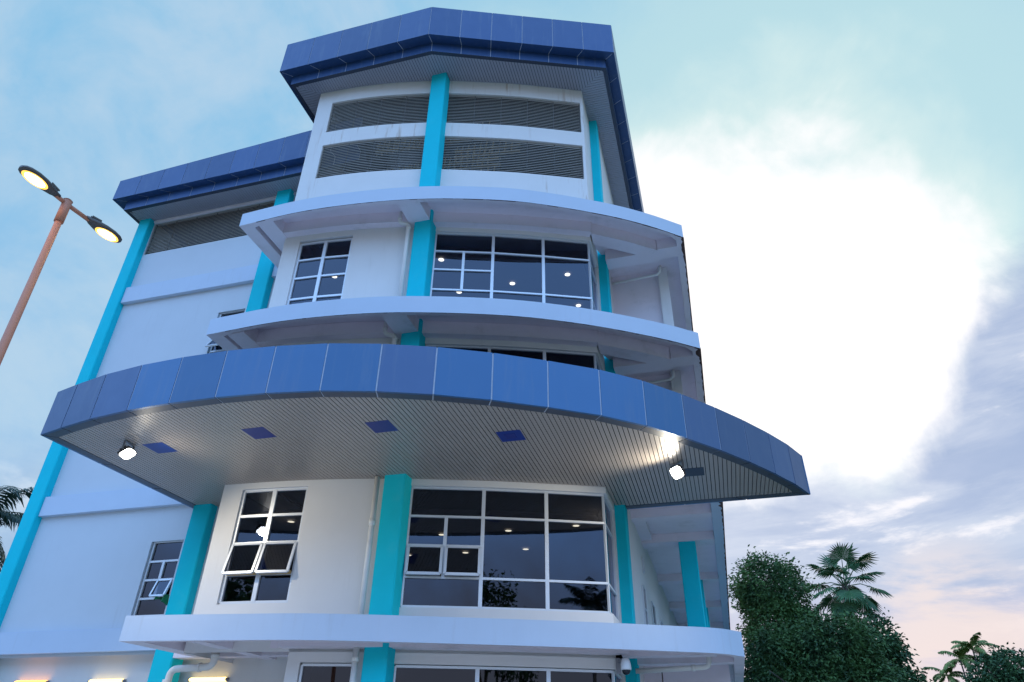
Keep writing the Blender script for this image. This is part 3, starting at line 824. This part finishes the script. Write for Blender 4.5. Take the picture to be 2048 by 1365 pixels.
zt_ = lambda x: 18.45 + (x + 19.42) * .048
OUT = [(-19.42, 39.0), (-19.42, 13.90), (-9.5, 13.86), (-9.5, 39.0)]
INN = [(-18.97, 39.0), (-18.97, 14.14), (-9.5, 14.12), (-9.5, 39.0)]
rf, tr = roof(OUT[:3], INN[:3], 17.52, 18.5, 17.10, 40, None, ztops=zt_, joint=1.0)
reg = []; tr = [tr[0], tr[1], (-11.25, tr[2][1])]
x = tr[1][0]
mitL = [tr[1], (-18.3, 15.0)]
while x < -11.25:
    x2 = x + p_ - g_; e0 = yint(mitL, x) if x < -18.3 else 14.99; e1 = yint(mitL, x2) if x2 < -18.3 else 14.99
    if e0 and e1 and e0 > tr[1][1] + .01: reg.append([(x, tr[1][1]), (x2, tr[1][1]), (x2, e1), (x, e0)])
    x += p_
y = tr[1][1] + .03
while y < 30:
    y2 = y + p_ - g_; f = lambda q: yint([(a[1], a[0]) for a in mitL], q) if q < 15.0 else -18.72
    if f(y) and f(y2): reg.append([(tr[1][0], y), (f(y), y), (f(y2), y2), (tr[1][0], y2)])
    y += p_
slats(rf, reg, 17.105, [[tr[1], (-11.22, tr[1][1]), (-11.22, 15.0), (-18.3, 15.0), (-18.7, 15.2), (-18.7, 38), (tr[1][0], 38)]])
mb = MB(); mb.box(-18.28, -11.22, 14.93, 14.999, 17.02, 17.104, 'soffit_paint'); mb.build('eave_strip', B)

# --- drain pipes ------------------------------------------------------------------------------------------------
def elbow(a, c, b, r=.12, n=6):                                   # rounded corner at c
    a, b, c = Vector(a), Vector(b), Vector(c); p = c + (a - c).normalized() * r; q = c + (b - c).normalized() * r
    return [p * (1 - t) ** 2 + c * 2 * t * (1 - t) + q * t * t for t in [i / n for i in range(n + 1)]]
def pipe(pts, r, collars=()):
    P = [pts[0]]
    for i in range(1, len(pts) - 1): P += elbow(pts[i - 1], pts[i], pts[i + 1], r * 2.2)
    P.append(pts[-1]); mb = MB(); mb.tube(P, r, 'pvc_pipe', 14)
    for a, b in collars: mb.tube([a, b], r * 1.22, 'pvc_pipe', 14)
    return mb.build('drainpipe', B)
px, py = -7.27, 13.93
pipe([(px, py, 2.4), (px, py, 5.76)], .062, [((px, py, 4.62), (px, py, 4.75))])
for z in (13.72, 9.82):
    pipe([(px, py, z - 3.6), (px, py, z - .12), (px - .26, py - .10, z - .10), (px - .26, py - .10, z + .36)], .062, [((px, py, z - .30), (px, py, z - .20)), ((px - .26, py - .1, z + .02), (px - .26, py - .1, z + .1))])
pipe([(px, py, -H), (px, py, 2.06)], .062, [((px, py, 1.80), (px, py, 1.90))])
pipe([(-10.85, 14.2, 2.38), (-10.85, 14.2, 1.80), (-11.93, 14.2, 1.76), (-11.98, 14.2, -H)], .075, [((-10.85, 14.2, 1.98), (-10.85, 14.2, 2.06)), ((-11.15, 14.2, 1.79), (-11.22, 14.2, 1.787)), ((-11.97, 14.2, 1.55), (-11.97, 14.2, 1.45))])
pipe([(-1.92, 17.0, 1.87), (-.32, 17.0, 1.93), (-.30, 17.1, 2.38)], .055, [((-.62, 17, 1.918), (-.70, 17, 1.915))])
mb = MB(); mb.tube([(-1.35, 17.02, -H), (-1.35, 17.02, 1.84)], .012, 'rust_edge', 8); mb.build('conduit', B)

# ================================================================== LAMPS
def floodlight(loc, aim, label, down=.80, power=360):
    """square LED floodlight on a U-bracket under the soffit; aim = horizontal direction of the lens"""
    e = empty('floodlight', (loc[0], loc[1], ZC + H), label, 'floodlight', 'floodlights under the canopy')
    a = Vector((aim[0], aim[1], 0)).normalized(); dirn = (a * math.sqrt(1 - down * down) + Vector((0, 0, -down))).normalized()
    s = a.cross(Vector((0, 0, 1))).normalized(); u = s.cross(dirn).normalized(); c = Vector((loc[0], loc[1], ZC - .20))
    mb = MB(); q = [(-.17, -.13), (.17, -.13), (.17, .13), (-.17, .13)]
    ring = lambda k, off: [c + s * x * k + u * y * k + dirn * off for x, y in q]
    mb.loft([ring(.6, -.06), ring(.8, -.03), ring(.98, -.01), ring(.98, .045)], 'lamp_housing', True, False)
    for k in (-.12, -.06, 0, .06, .12): mb.bar(c + s * k - u * .07 - dirn * .065, c + s * k + u * .07 - dirn * .065, .012, .03, 'lamp_housing', up=dirn)
    mb.build('housing', e)
    mb = MB()
    for k in (-1, 1): mb.bar(c + s * .185 * k, Vector((c.x, c.y, ZC - .005)) + s * .185 * k, .012, .04, 'bracket_steel', up=a)
    mb.bar(Vector((c.x, c.y, ZC - .01)) - s * .19, Vector((c.x, c.y, ZC - .01)) + s * .19, .04, .012, 'bracket_steel')
    mb.build('bracket', e)
    sg_ = lambda v: math.copysign(abs(v) ** .55, v)
    mb = MB(); mb.face([c + s * .168 * sg_(math.cos(t)) + u * .128 * sg_(math.sin(t)) + dirn * .052 for t in [2 * math.pi * i / 24 for i in range(24)]], 'flood_light')
    mb.build('lens', e)
    L = bpy.data.lights.new('floodlight_beam', 'SPOT'); L.energy = power; L.spot_size = R(168); L.spot_blend = .6; L.shadow_soft_size = .12; L.color = (1.0, .91, .72)
    lo = bpy.data.objects.new('floodlight_beam', L); COL.objects.link(lo); lo.parent = e
    lo.location = (c + dirn * .09) - Vector((loc[0], loc[1], ZC)); lo.rotation_euler = (-dirn).to_track_quat('Z', 'Y').to_euler()
floodlight((-11.62, 10.86), (.6, .15), 'white LED floodlight under the left tip of the curved canopy, beside a blue hatch')
floodlight((-.42, 14.72), (-.62, -.55), 'glaring LED floodlight under the right end of the curved canopy', .58, 270)

def wall_lamp(x, label, m):
    e = empty('wall_lamp', (x, 15.36, 1.70 + H), label, 'wall lamp', 'tube lamps on the ground floor wall')
    mb = MB(); mb.box(x - .52, x + .52, 15.33, 15.359, 1.615, 1.705, 'white_plastic'); mb.build('back_plate', e)
    mb = MB()
    def ring(xx, k=1.): return [(xx, 15.325 - .10 * k * math.sin(t), 1.66 + .05 * k * math.cos(t)) for t in [math.pi * i / 10 for i in range(11)]]
    mb.loft([ring(x - .50, .75), ring(x - .46), ring(x + .46), ring(x + .50, .75)], m)
    mb.build('diffuser', e)
    for k in (-1, 1):
        mb = MB(); mb.loft([[(x + k * .50, p[1], p[2]) for p in ring(0, .85)], [(x + k * .545, p[1], p[2]) for p in ring(0, .6)]], 'bracket_steel'); mb.build('end_cap', e)
wall_lamp(-16.97, 'amber glowing tube lamp on the ground floor wall, far from the bent drainpipe', 'lamp_amber')
wall_lamp(-14.64, 'pale yellow wall tube lamp between the amber lamp and the bent drainpipe', 'lamp_yellow')
wall_lamp(-11.74, 'pale yellow tube lamp on the ground floor wall directly beneath the bent drainpipe', 'lamp_yellow')

# street lamp with two heads
SL = empty('street_lamp', (-8.75, 5.73, 0), 'double-headed street lamp on a tall steel pole, both heads glowing orange-white', 'street lamp')
top = Vector((-8.92, 5.73, 7.38)); bot = Vector((-8.58, 5.73, -H))
mb = MB(); mb.tube([bot, bot.lerp(top, .97)], [.076, .048], 'lamplit_pole_steel', 20); mb.tube([bot, bot + Vector((0, 0, .03))], .2, 'lamplit_pole_steel', 20)
mb.build('pole', SL)
mb = MB(); mb.tube([bot.lerp(top, .955), top + Vector((0, 0, .03))], .066, 'lamplit_pole_steel', 20); mb.tube([top + Vector((0, 0, .03)), top + Vector((0, 0, .055))], [.072, .045], 'lamplit_pole_steel', 20)
mb.build('pole_cap', SL)
for sg, ext, dirv, lab in ((-1, .15, Vector((-.0, -1, -.02)), 'street lamp head'), (1, .36, Vector((.06, 1, .05)), None)):
    ax = dirv.normalized(); sd_ = ax.cross(Vector((0, 0, 1))).normalized(); up = sd_.cross(ax).normalized()
    a0 = top - Vector((0, 0, .03))
    mb = MB(); mb.tube([a0, a0 + ax * (ext + .05)], .034, 'lamplit_pole_steel', 12); mb.build('arm', SL)
    prof = [(0, .045, .05), (.07, .055, .06), (.10, .075, .075), (.20, .105, .08), (.32, .135, .085), (.46, .145, .08), (.58, .125, .065), (.64, .09, .05), (.672, .035, .03)]
    rings = []
    for t, wd, ht in prof:
        c = a0 + ax * (ext + t)
        rings.append([c + sd_ * wd * math.copysign(abs(math.cos(q)) ** .75, math.cos(q)) + up * (ht * (.95 * max(math.sin(q), 0) + .28 * min(math.sin(q), 0))) for q in [2 * math.pi * i / 22 for i in range(22)]])
    mb = MB(); mb.loft(rings, 'lamp_housing')
    for k in (-.05, -.017, .017, .05): mb.bar(a0 + ax * (ext + .06) + sd_ * k + up * .07, a0 + ax * (ext + .22) + sd_ * k * 1.3 + up * .085, .01, .03, 'lamp_housing', up=up)
    hd = mb.build('lamp_head', SL)
    mb = MB(); cc = a0 + ax * (ext + .42)
    mb.face([cc + ax * .170 * math.cos(q) + sd_ * .100 * math.sin(q) - up * .030 for q in [2 * math.pi * i / 28 for i in range(28)]], 'street_led')
    mb.loft([[cc + ax * .20 * k * math.cos(q) + sd_ * .120 * k * math.sin(q) - up * (.0305 - .001 * j) for q in [2 * math.pi * i / 28 for i in range(28)]] for j, k in enumerate((.80, 1.02))], 'street_rim', False)
    mb.loft([[cc + ax * .207 * math.cos(q) + sd_ * .126 * math.sin(q) - up * z for q in [2 * math.pi * i / 28 for i in range(28)]] for z in (.0, .027)], 'lamp_housing')
    mb.build('lens', hd)

# CCTV dome by the bay corner
CC = empty('security_camera', (-2.05, 15.62, 1.95 + H), 'white dome security camera on a bracket at the ground floor bay corner', 'camera')
mb = MB(); mb.bar((-2.16, 15.92, 1.92), (-1.95, 15.56, 1.95), .05, .05, 'bracket_steel'); mb.box(-2.2, -2.1, 15.86, 15.9, 1.7, 2.0, 'bracket_steel'); mb.build('bracket', CC)
mb = MB(); cx, cy = -1.95, 15.52
prof = [(.0, 1.96), (.06, 1.955), (.085, 1.92), (.105, 1.84), (.11, 1.76), (.105, 1.73)]
mb.loft([[(cx + max(r, .001) * math.cos(t), cy + max(r, .001) * math.sin(t), z) for t in [2 * math.pi * i / 20 for i in range(20)]] for r, z in prof], 'white_plastic'); mb.build('housing', CC)
mb = MB()
mb.loft([[(cx + r * math.cos(t), cy + r * math.sin(t), z) for t in [2 * math.pi * i / 20 for i in range(20)]] for r, z in [(.085, 1.735), (.082, 1.70), (.06, 1.66), (.03, 1.643), (.004, 1.638)]], 'smoked_dome'); mb.build('dome', CC)

# downlights seen through the glass
def downlight(x, y, z, label, m='down_led', r=.085):
    e = empty('downlight', (x, y, z + H), label, 'downlight', 'round downlights behind the tinted windows')
    mb = MB(); mb.loft([[(x + q * math.cos(t), y + q * math.sin(t), zz) for t in [2 * math.pi * i / 20 for i in range(20)]] for q, zz in ((r + .03, z), (r + .03, z - .012), (r, z - .014))], 'white_plastic', False); mb.build('trim_ring', e)
    mb = MB(); mb.face([(x + r * math.cos(t), y + r * math.sin(t), z - .012) for t in [2 * math.pi * i / 20 for i in range(20)]][::-1], m); mb.build('lamp_disc', e)
D1 = 'first-floor bay downlight '
for x, y, t in ((-6.72, 16.84, 'in the upper left small pane beside the mullion'), (-8.40, 18.57, 'at the far left edge of the lower left small pane'), (-6.69, 18.67, 'in the right-hand opened small pane'),
                (-4.91, 16.89, 'high in the middle wide pane'), (-4.92, 18.69, 'lower in the middle wide pane'), (-3.13, 16.86, 'high in the right wide pane by the glass corner')):
    downlight(x, y, 5.20, D1 + t, 'down_led_dim')
downlight(-10.05, 14.92, 5.20, 'lit downlight in the tall narrow first-floor window with two opened sashes', 'down_led_dim')
D3 = 'third-floor bay downlight '
for x, y, t in ((-6.60, 14.97, 'in the upper left small pane'), (-6.63, 16.67, 'low down in the left bottom pane'), (-4.85, 16.66, 'in the middle wide pane'), (-3.08, 16.64, 'in the right wide pane'), (-3.07, 18.37, 'at the bottom of the right pane, half hidden by the balcony')):
    downlight(x, y, 12.95, D3 + t)
downlight(-10.13, 14.91, 12.95, 'lit downlight in the narrow third-floor window to the left of the drainpipe')

# green cloth poking out below the open sash
mb = MB(); n = 7
g0 = [Vector((-13.55 + .36 * i / (n - 1), 15.0 - .10 * math.sin(i * 1.7) - .03, 3.56)) for i in range(n)]
for i in range(n - 1):
    a, b = g0[i], g0[i + 1]; la, lb = .10 + .16 * (i / n) ** 1.5 + .03 * math.sin(i * 2.3), .10 + .16 * ((i + 1) / n) ** 1.5 + .03 * math.sin((i + 1) * 2.3)
    mb.face([a, b, b + Vector((0, -.05, -lb)), a + Vector((0, -.05, -la))], 'green_cloth', True)
    mb.face([a, a + Vector((0, .12, .02)), b + Vector((0, .12, .02)), b], 'green_cloth', True)
cl = mb.build('curtain', None, (-13.4, 15.0, 3.4 + H)); tag(cl, 'green cloth poking out under the open sash of the narrow wing window', 'cloth')

# ================================================================== VEGETATION
def leaf_cluster(mb, r, c, out, n, spread, size, m):
    for _ in range(n):
        p = c + Vector((r.gauss(0, 1), r.gauss(0, 1), r.gauss(0, 1) * .8)) * spread
        dr = (out * .6 + Vector((r.uniform(-1, 1), r.uniform(-1, 1), r.uniform(-1.1, .3)))).normalized()
        sd = dr.cross(Vector((r.uniform(-1, 1), r.uniform(-1, 1), r.uniform(-.3, 1)))).normalized()
        L = size * r.uniform(.7, 1.3); wd = L * .24; nn = sd.cross(dr) * L * .12
        mb.face([p, p + dr * L * .45 + sd * wd + nn, p + dr * L, p + dr * L * .45 - sd * wd + nn], m)
def crown(blobs, seed, size, m, per=26, dens=5.0, spread=.28):
    r = random.Random(seed); mb = MB()
    for (cx, cy, cz, ax, ay, az) in blobs:
        area = 4 * math.pi * ((ax * ay) ** 1.6 / 3 + (ax * az) ** 1.6 / 3 + (ay * az) ** 1.6 / 3) ** (1 / 1.6)
        for _ in range(int(area * dens)):
            v = Vector((r.gauss(0, 1), r.gauss(0, 1), r.gauss(0, 1))).normalized()
            k = r.uniform(.66, 1.05) + .14 * math.sin(v.x * 5 + cx) * math.sin(v.z * 6 + cz) + .08 * math.sin(v.y * 9 + v.z * 7)
            c = Vector((cx + v.x * ax * k, cy + v.y * ay * k, cz + v.z * az * k))
            leaf_cluster(mb, r, c, v, int(per * r.uniform(.6, 1.2)), spread, size, m)
    return mb
def tree(name, base, blobs, seed, m, label, cat, size=.26, trunk=.35, group=None, per=24, dens=4.5, spread=.28, limbs=6):
    e = empty(name, (base[0], base[1], 0), label, cat, group)
    r = random.Random(seed); mb = MB(); cz = max(b[2] for b in blobs); b0 = Vector((base[0], base[1], -H))
    topb = max(blobs, key=lambda b: b[2]); tp = Vector(topb[:3])
    mb.tube([b0, b0.lerp(tp, .35) + Vector((r.uniform(-.3, .3), 0, 0)), b0.lerp(tp, .7) + Vector((r.uniform(-.4, .4), 0, 0)), tp], [trunk, trunk * .75, trunk * .5, trunk * .15], 'bark', 10)
    for i in range(limbs):
        bl = blobs[i % len(blobs)]; k = r.uniform(.3, .7); s = b0.lerp(tp, k); t = Vector((bl[0] + r.uniform(-.8, .8) * bl[3], bl[1] + r.uniform(-.8, .8) * bl[4], bl[2] + r.uniform(-.2, .8) * bl[5]))
        mb.tube([s, s.lerp(t, .5) + Vector((0, 0, .4)), t], [trunk * .38, trunk * .25, trunk * .06], 'bark', 7)
    mb.build('trunk', e)
    crown(blobs, seed, size, m, per, dens, spread).build('crown', e)
    return e
# the tall creeper-covered tree beside the building and the bushy trees in front of the fan palm
tree('creeper_tree', (3.2, 42), [(3.1, 42, 8.7, 1.75, 1.7, 1.55), (3.0, 42, 6.6, 1.75, 1.8, 2.0), (3.1, 42, 4.2, 2.0, 2.0, 2.0), (4.5, 42, 6.2, 1.0, 1.3, 1.3), (3.1, 42, 1.6, 2.2, 2.2, 2.0), (2.0, 42, 8.4, .8, .9, .8)], 21, 'leaf_vine',
     'tall column-shaped tree wrapped in green creeper right beside the building', 'tree', size=.19, per=30, dens=9.0, spread=.26)
tree('bushy_tree', (4.6, 39), [(2.6, 39, 4.7, 1.35, 1.6, 1.4), (4.6, 39, 4.9, 1.5, 1.8, 1.5), (5.9, 38.6, 5.3, 1.2, 1.4, 1.1), (3.6, 38.6, 3.0, 2.6, 2.0, 1.5), (6.2, 38.8, 3.4, 1.7, 1.6, 1.5), (2.1, 39, 2.6, 1.2, 1.5, 1.6), (4.5, 39, 1.0, 4.0, 2.0, 1.8)], 33, 'leaf_bush',
     'broad bushy green tree in front of the fan palm', 'tree', size=.20, per=30, dens=7.0, spread=.28, limbs=12)
tree('bushy_tree', (8.2, 44), [(7.9, 44, 6.1, 1.2, 1.3, 1.25), (8.6, 44, 5.6, .75, .9, .8), (7.9, 44, 4.4, 1.2, 1.2, 1.2), (8.0, 44, 2.2, 1.6, 1.6, 1.7)], 45, 'leaf_dark',
     'slim dark green tree behind and to the right of the fan palm', 'tree', size=.24, per=24, dens=7, spread=.24)
tree('round_bush', (8.6, 43), [(8.7, 43, 3.7, 1.15, 1.1, .95), (8.4, 43, 2.0, 1.6, 1.5, 1.6)], 52, 'leaf_bush',
     'low rounded bush at the right foot of the tree clump', 'bush', size=.22, trunk=.15, per=24, dens=7, spread=.22)
tree('bushy_tree', (18.4, 58), [(17.4, 58, 5.6, 1.2, 1.3, 1.0), (18.8, 58, 6.1, 1.5, 1.4, 1.0), (20.2, 58, 5.3, 1.6, 1.4, 1.1), (17.0, 58, 4.2, 1.6, 1.5, 1.3), (18.6, 58, 3.6, 3.0, 1.8, 1.9), (20.8, 58, 4.0, 1.8, 1.4, 1.4)], 61, 'leaf_dark',
     'dark low tree mass under the feathery palms at the lower right', 'tree', size=.28, per=20, dens=5, spread=.30)

def pinnate(mb, p0, az, el, L, droop, m, r, nleaf=34, lw=.055, ll=.75, stemr=.03):
    """one feather frond: arching midrib with leaflets to both sides"""
    hz = Vector((math.cos(az), math.sin(az), 0)); p = Vector(p0); n = 12; pts = [p.copy()]; ang = el
    for i in range(n):
        p = p + (hz * math.cos(ang) + Vector((0, 0, 1)) * math.sin(ang)) * L / n; ang -= droop / n * (1 + i / n * .6); pts.append(p.copy())
    mb.tube(pts, [stemr * (1 - .85 * i / n) for i in range(n + 1)], m, 5, False)
    side = hz.cross(Vector((0, 0, 1)))
    for k in range(nleaf):
        t = .12 + .88 * k / (nleaf - 1); i = min(int(t * n), n - 1); u = t * n - i; c = pts[i].lerp(pts[i + 1], u); tg = (pts[i + 1] - pts[i]).normalized()
        w_ = ll * (math.sin(math.pi * min(t * .93 + .07, 1)) ** .6) * r.uniform(.85, 1.1) * (.35 if t > .985 else 1)
        for sg in (-1, 1):
            dr = (side * sg * .8 + tg * .62 + Vector((0, 0, -.15 - .55 * r.random()))).normalized()
            upv = tg.cross(dr).normalized(); wd = tg * lw
            m_ = c + dr * w_ * .55 + Vector((0, 0, .03)); e_ = c + dr * w_ + Vector((0, 0, -.22 * w_))
            mb.face([c - wd * .5, m_ - wd * .9, e_, m_ + wd * .9, c + wd * .5], m)
def feather_palm(name, base, crown_z, n, L, m, label, seed, trunk=.14, el=(.0, 1.1), group=None, lean=0., ll=.7, droop=1.3, lw=.05):
    r = random.Random(seed); e = empty(name, (base[0], base[1], 0), label, 'palm', group)
    b = Vector((base[0], base[1], -H)); t = Vector((base[0] + lean, base[1], crown_z))
    mb = MB(); mb.tube([b, b.lerp(t, .5) + Vector((lean * .1, 0, 0)), t], [trunk, trunk * .85, trunk * .7], 'palm_bark', 10); mb.build('trunk', e)
    for i in range(n):
        mb = MB(); a = 2 * math.pi * (i * .382) + r.uniform(-.2, .2); el_ = el[0] + (el[1] - el[0]) * ((i + .5) / n) + r.uniform(-.1, .1)
        pinnate(mb, t + Vector((0, 0, r.uniform(-.1, .15))), a, el_, L * r.uniform(.85, 1.1), droop * r.uniform(.85, 1.2), m, r, lw=lw, ll=ll)
        mb.build('frond', e)
    return e
feather_palm('coconut_palm', (-31.5, 22.5), 9.0, 17, 4.4, 'palm_leaf_dark', 'dark coconut palm with drooping fronds at the left edge behind the building', 71, trunk=.2, el=(-.6, 1.25), ll=.95, droop=1.5, lw=.06)
AG = 'slender feathery palms at the lower right'
feather_palm('feather_palm', (16.9, 60), 7.6, 11, 1.7, 'palm_leaf_light', 'slender feather palm standing tallest above the dark trees at the lower right', 81, trunk=.07, el=(-.1, 1.3), group=AG, ll=.42, droop=1.1, lean=.3, lw=.05)
feather_palm('feather_palm', (16.2, 59.6), 6.9, 11, 1.7, 'palm_leaf_light', 'slender feather palm half a crown lower, just left of the tallest one', 82, trunk=.07, el=(-.4, 1.2), group=AG, ll=.42, droop=1.3, lean=-.1, lw=.05)
feather_palm('feather_palm', (18.7, 60), 6.8, 12, 2.2, 'palm_leaf', 'fuller feather palm rising out of the dark tree mass at the right', 83, trunk=.08, el=(-.3, 1.25), group=AG, ll=.5, droop=1.4, lw=.055)
feather_palm('feather_palm', (15.1, 60), 5.9, 11, 1.6, 'palm_leaf_light', 'smallest feather palm standing apart to the left at the bottom edge', 84, trunk=.06, el=(-.3, 1.1), group=AG, ll=.38, droop=1.3, lw=.045)

# fan palm: round pleated leaves on long stalks
FP = empty('fan_palm', (7.8, 48, 0), 'fan palm with big round pleated leaves rising above the bushy trees', 'palm')
r = random.Random(91); hub = Vector((7.85, 48, 9.85))
mb = MB(); mb.tube([(7.6, 48, -H), (7.7, 48, 5), hub], [.25, .22, .2], 'palm_bark', 12)
for i in range(40): a = r.uniform(0, 6.28); z = hub.z - r.uniform(0, 1.6); mb.bar((hub.x + .15 * math.cos(a), 48 + .15 * math.sin(a), z), (hub.x + .4 * math.cos(a), 48 + .4 * math.sin(a), z + .35), .07, .03, 'palm_bark')
mb.build('trunk', FP)
for i in range(23):
    t = (i + .5) / 23; el = 1.35 - 2.35 * t + r.uniform(-.1, .1); az = 2.399 * i + r.uniform(-.2, .2)
    dr = Vector((math.cos(az) * math.cos(el), math.sin(az) * math.cos(el), math.sin(el)))
    pl = r.uniform(1.15, 1.85); droopz = -.25 * (1 - abs(math.sin(el)))
    tip = hub + dr * pl + Vector((0, 0, droopz))
    mb = MB(); mb.tube([hub, hub + dr * pl * .55 + Vector((0, 0, .06)), tip], [.035, .028, .02], 'palm_leaf', 6, False)
    ld = (dr + Vector((0, 0, -.35 - .3 * t))).normalized(); s = ld.cross(Vector((0, 0, 1)))
    if s.length < .1: s = Vector((1, 0, 0))
    s.normalize(); nrm = s.cross(ld).normalized(); nseg = 34; Rl = r.uniform(1.05, 1.35)
    for k in range(nseg):
        th = (k / (nseg - 1) - .5) * R(250); q = (ld * math.cos(th) + s * math.sin(th)); q2 = (ld * math.cos(th + R(3.7)) + s * math.sin(th + R(3.7))); q0 = (ld * math.cos(th - R(3.7)) + s * math.sin(th - R(3.7)))
        rr = Rl * (1 - .25 * (abs(th) / R(125)) ** 2) * r.uniform(.93, 1.04); ple = nrm * (.03 if k % 2 else -.03)
        fold = nrm * (-.10 * (math.sin(th)) ** 2); dp = Vector((0, 0, -.30 * r.uniform(.5, 1.3)))
        a_ = tip + q0 * rr * .60 + ple + fold; b_ = tip + q2 * rr * .60 - ple + fold; mb.face([tip, a_, b_], 'palm_leaf')
        mb.face([a_, tip + q * rr + fold * 2 + dp * .55, b_], 'palm_leaf')
    mb.build('leaf', FP)

# trees across the street behind the viewpoint: the panes mirror them
tree('offscreen_tree', (10.5, -20), [(10.0, -20, 9.6, 2.6, 2.4, 2.9), (8.0, -20, 8.0, 2.0, 1.9, 2.2), (12.6, -20, 7.6, 2.2, 2.0, 2.2)], 101, 'leaf_dark', 'broad dark street tree across the road, mirrored in the bay window', 'tree', size=.36, per=18, dens=2.4, spread=.36)
feather_palm('coconut_palm', (23.0, -20), 11.2, 15, 3.4, 'palm_leaf_dark', 'coconut palm across the road, mirrored in the right pane of the bay window', 103, trunk=.18, el=(.1, 1.35), ll=.85, droop=1.0, lw=.06)

tree('offscreen_tree', (-37, 2), [(-37, 2, 7.5, 5.0, 4.5, 4.0), (-36, 5, 5.0, 3.5, 3.5, 3.0)], 107, 'leaf_dark', 'unseen tree added left of the car park to shade the wing', 'tree', size=.6, per=16, dens=1.2, spread=.55)  # added outside the view to block low sky from the wing wall
tree('offscreen_tree', (-30, -13), [(-30, -13, 7.8, 5.0, 4.5, 3.8), (-27, -14, 5.5, 3.2, 3.2, 2.8)], 109, 'leaf_dark', 'tree added behind the viewpoint to shade the wing, mirrored in a left pane', 'tree', size=.6, per=16, dens=1.2, spread=.55)  # second added sky blocker for the wing; also mirrored in the left window
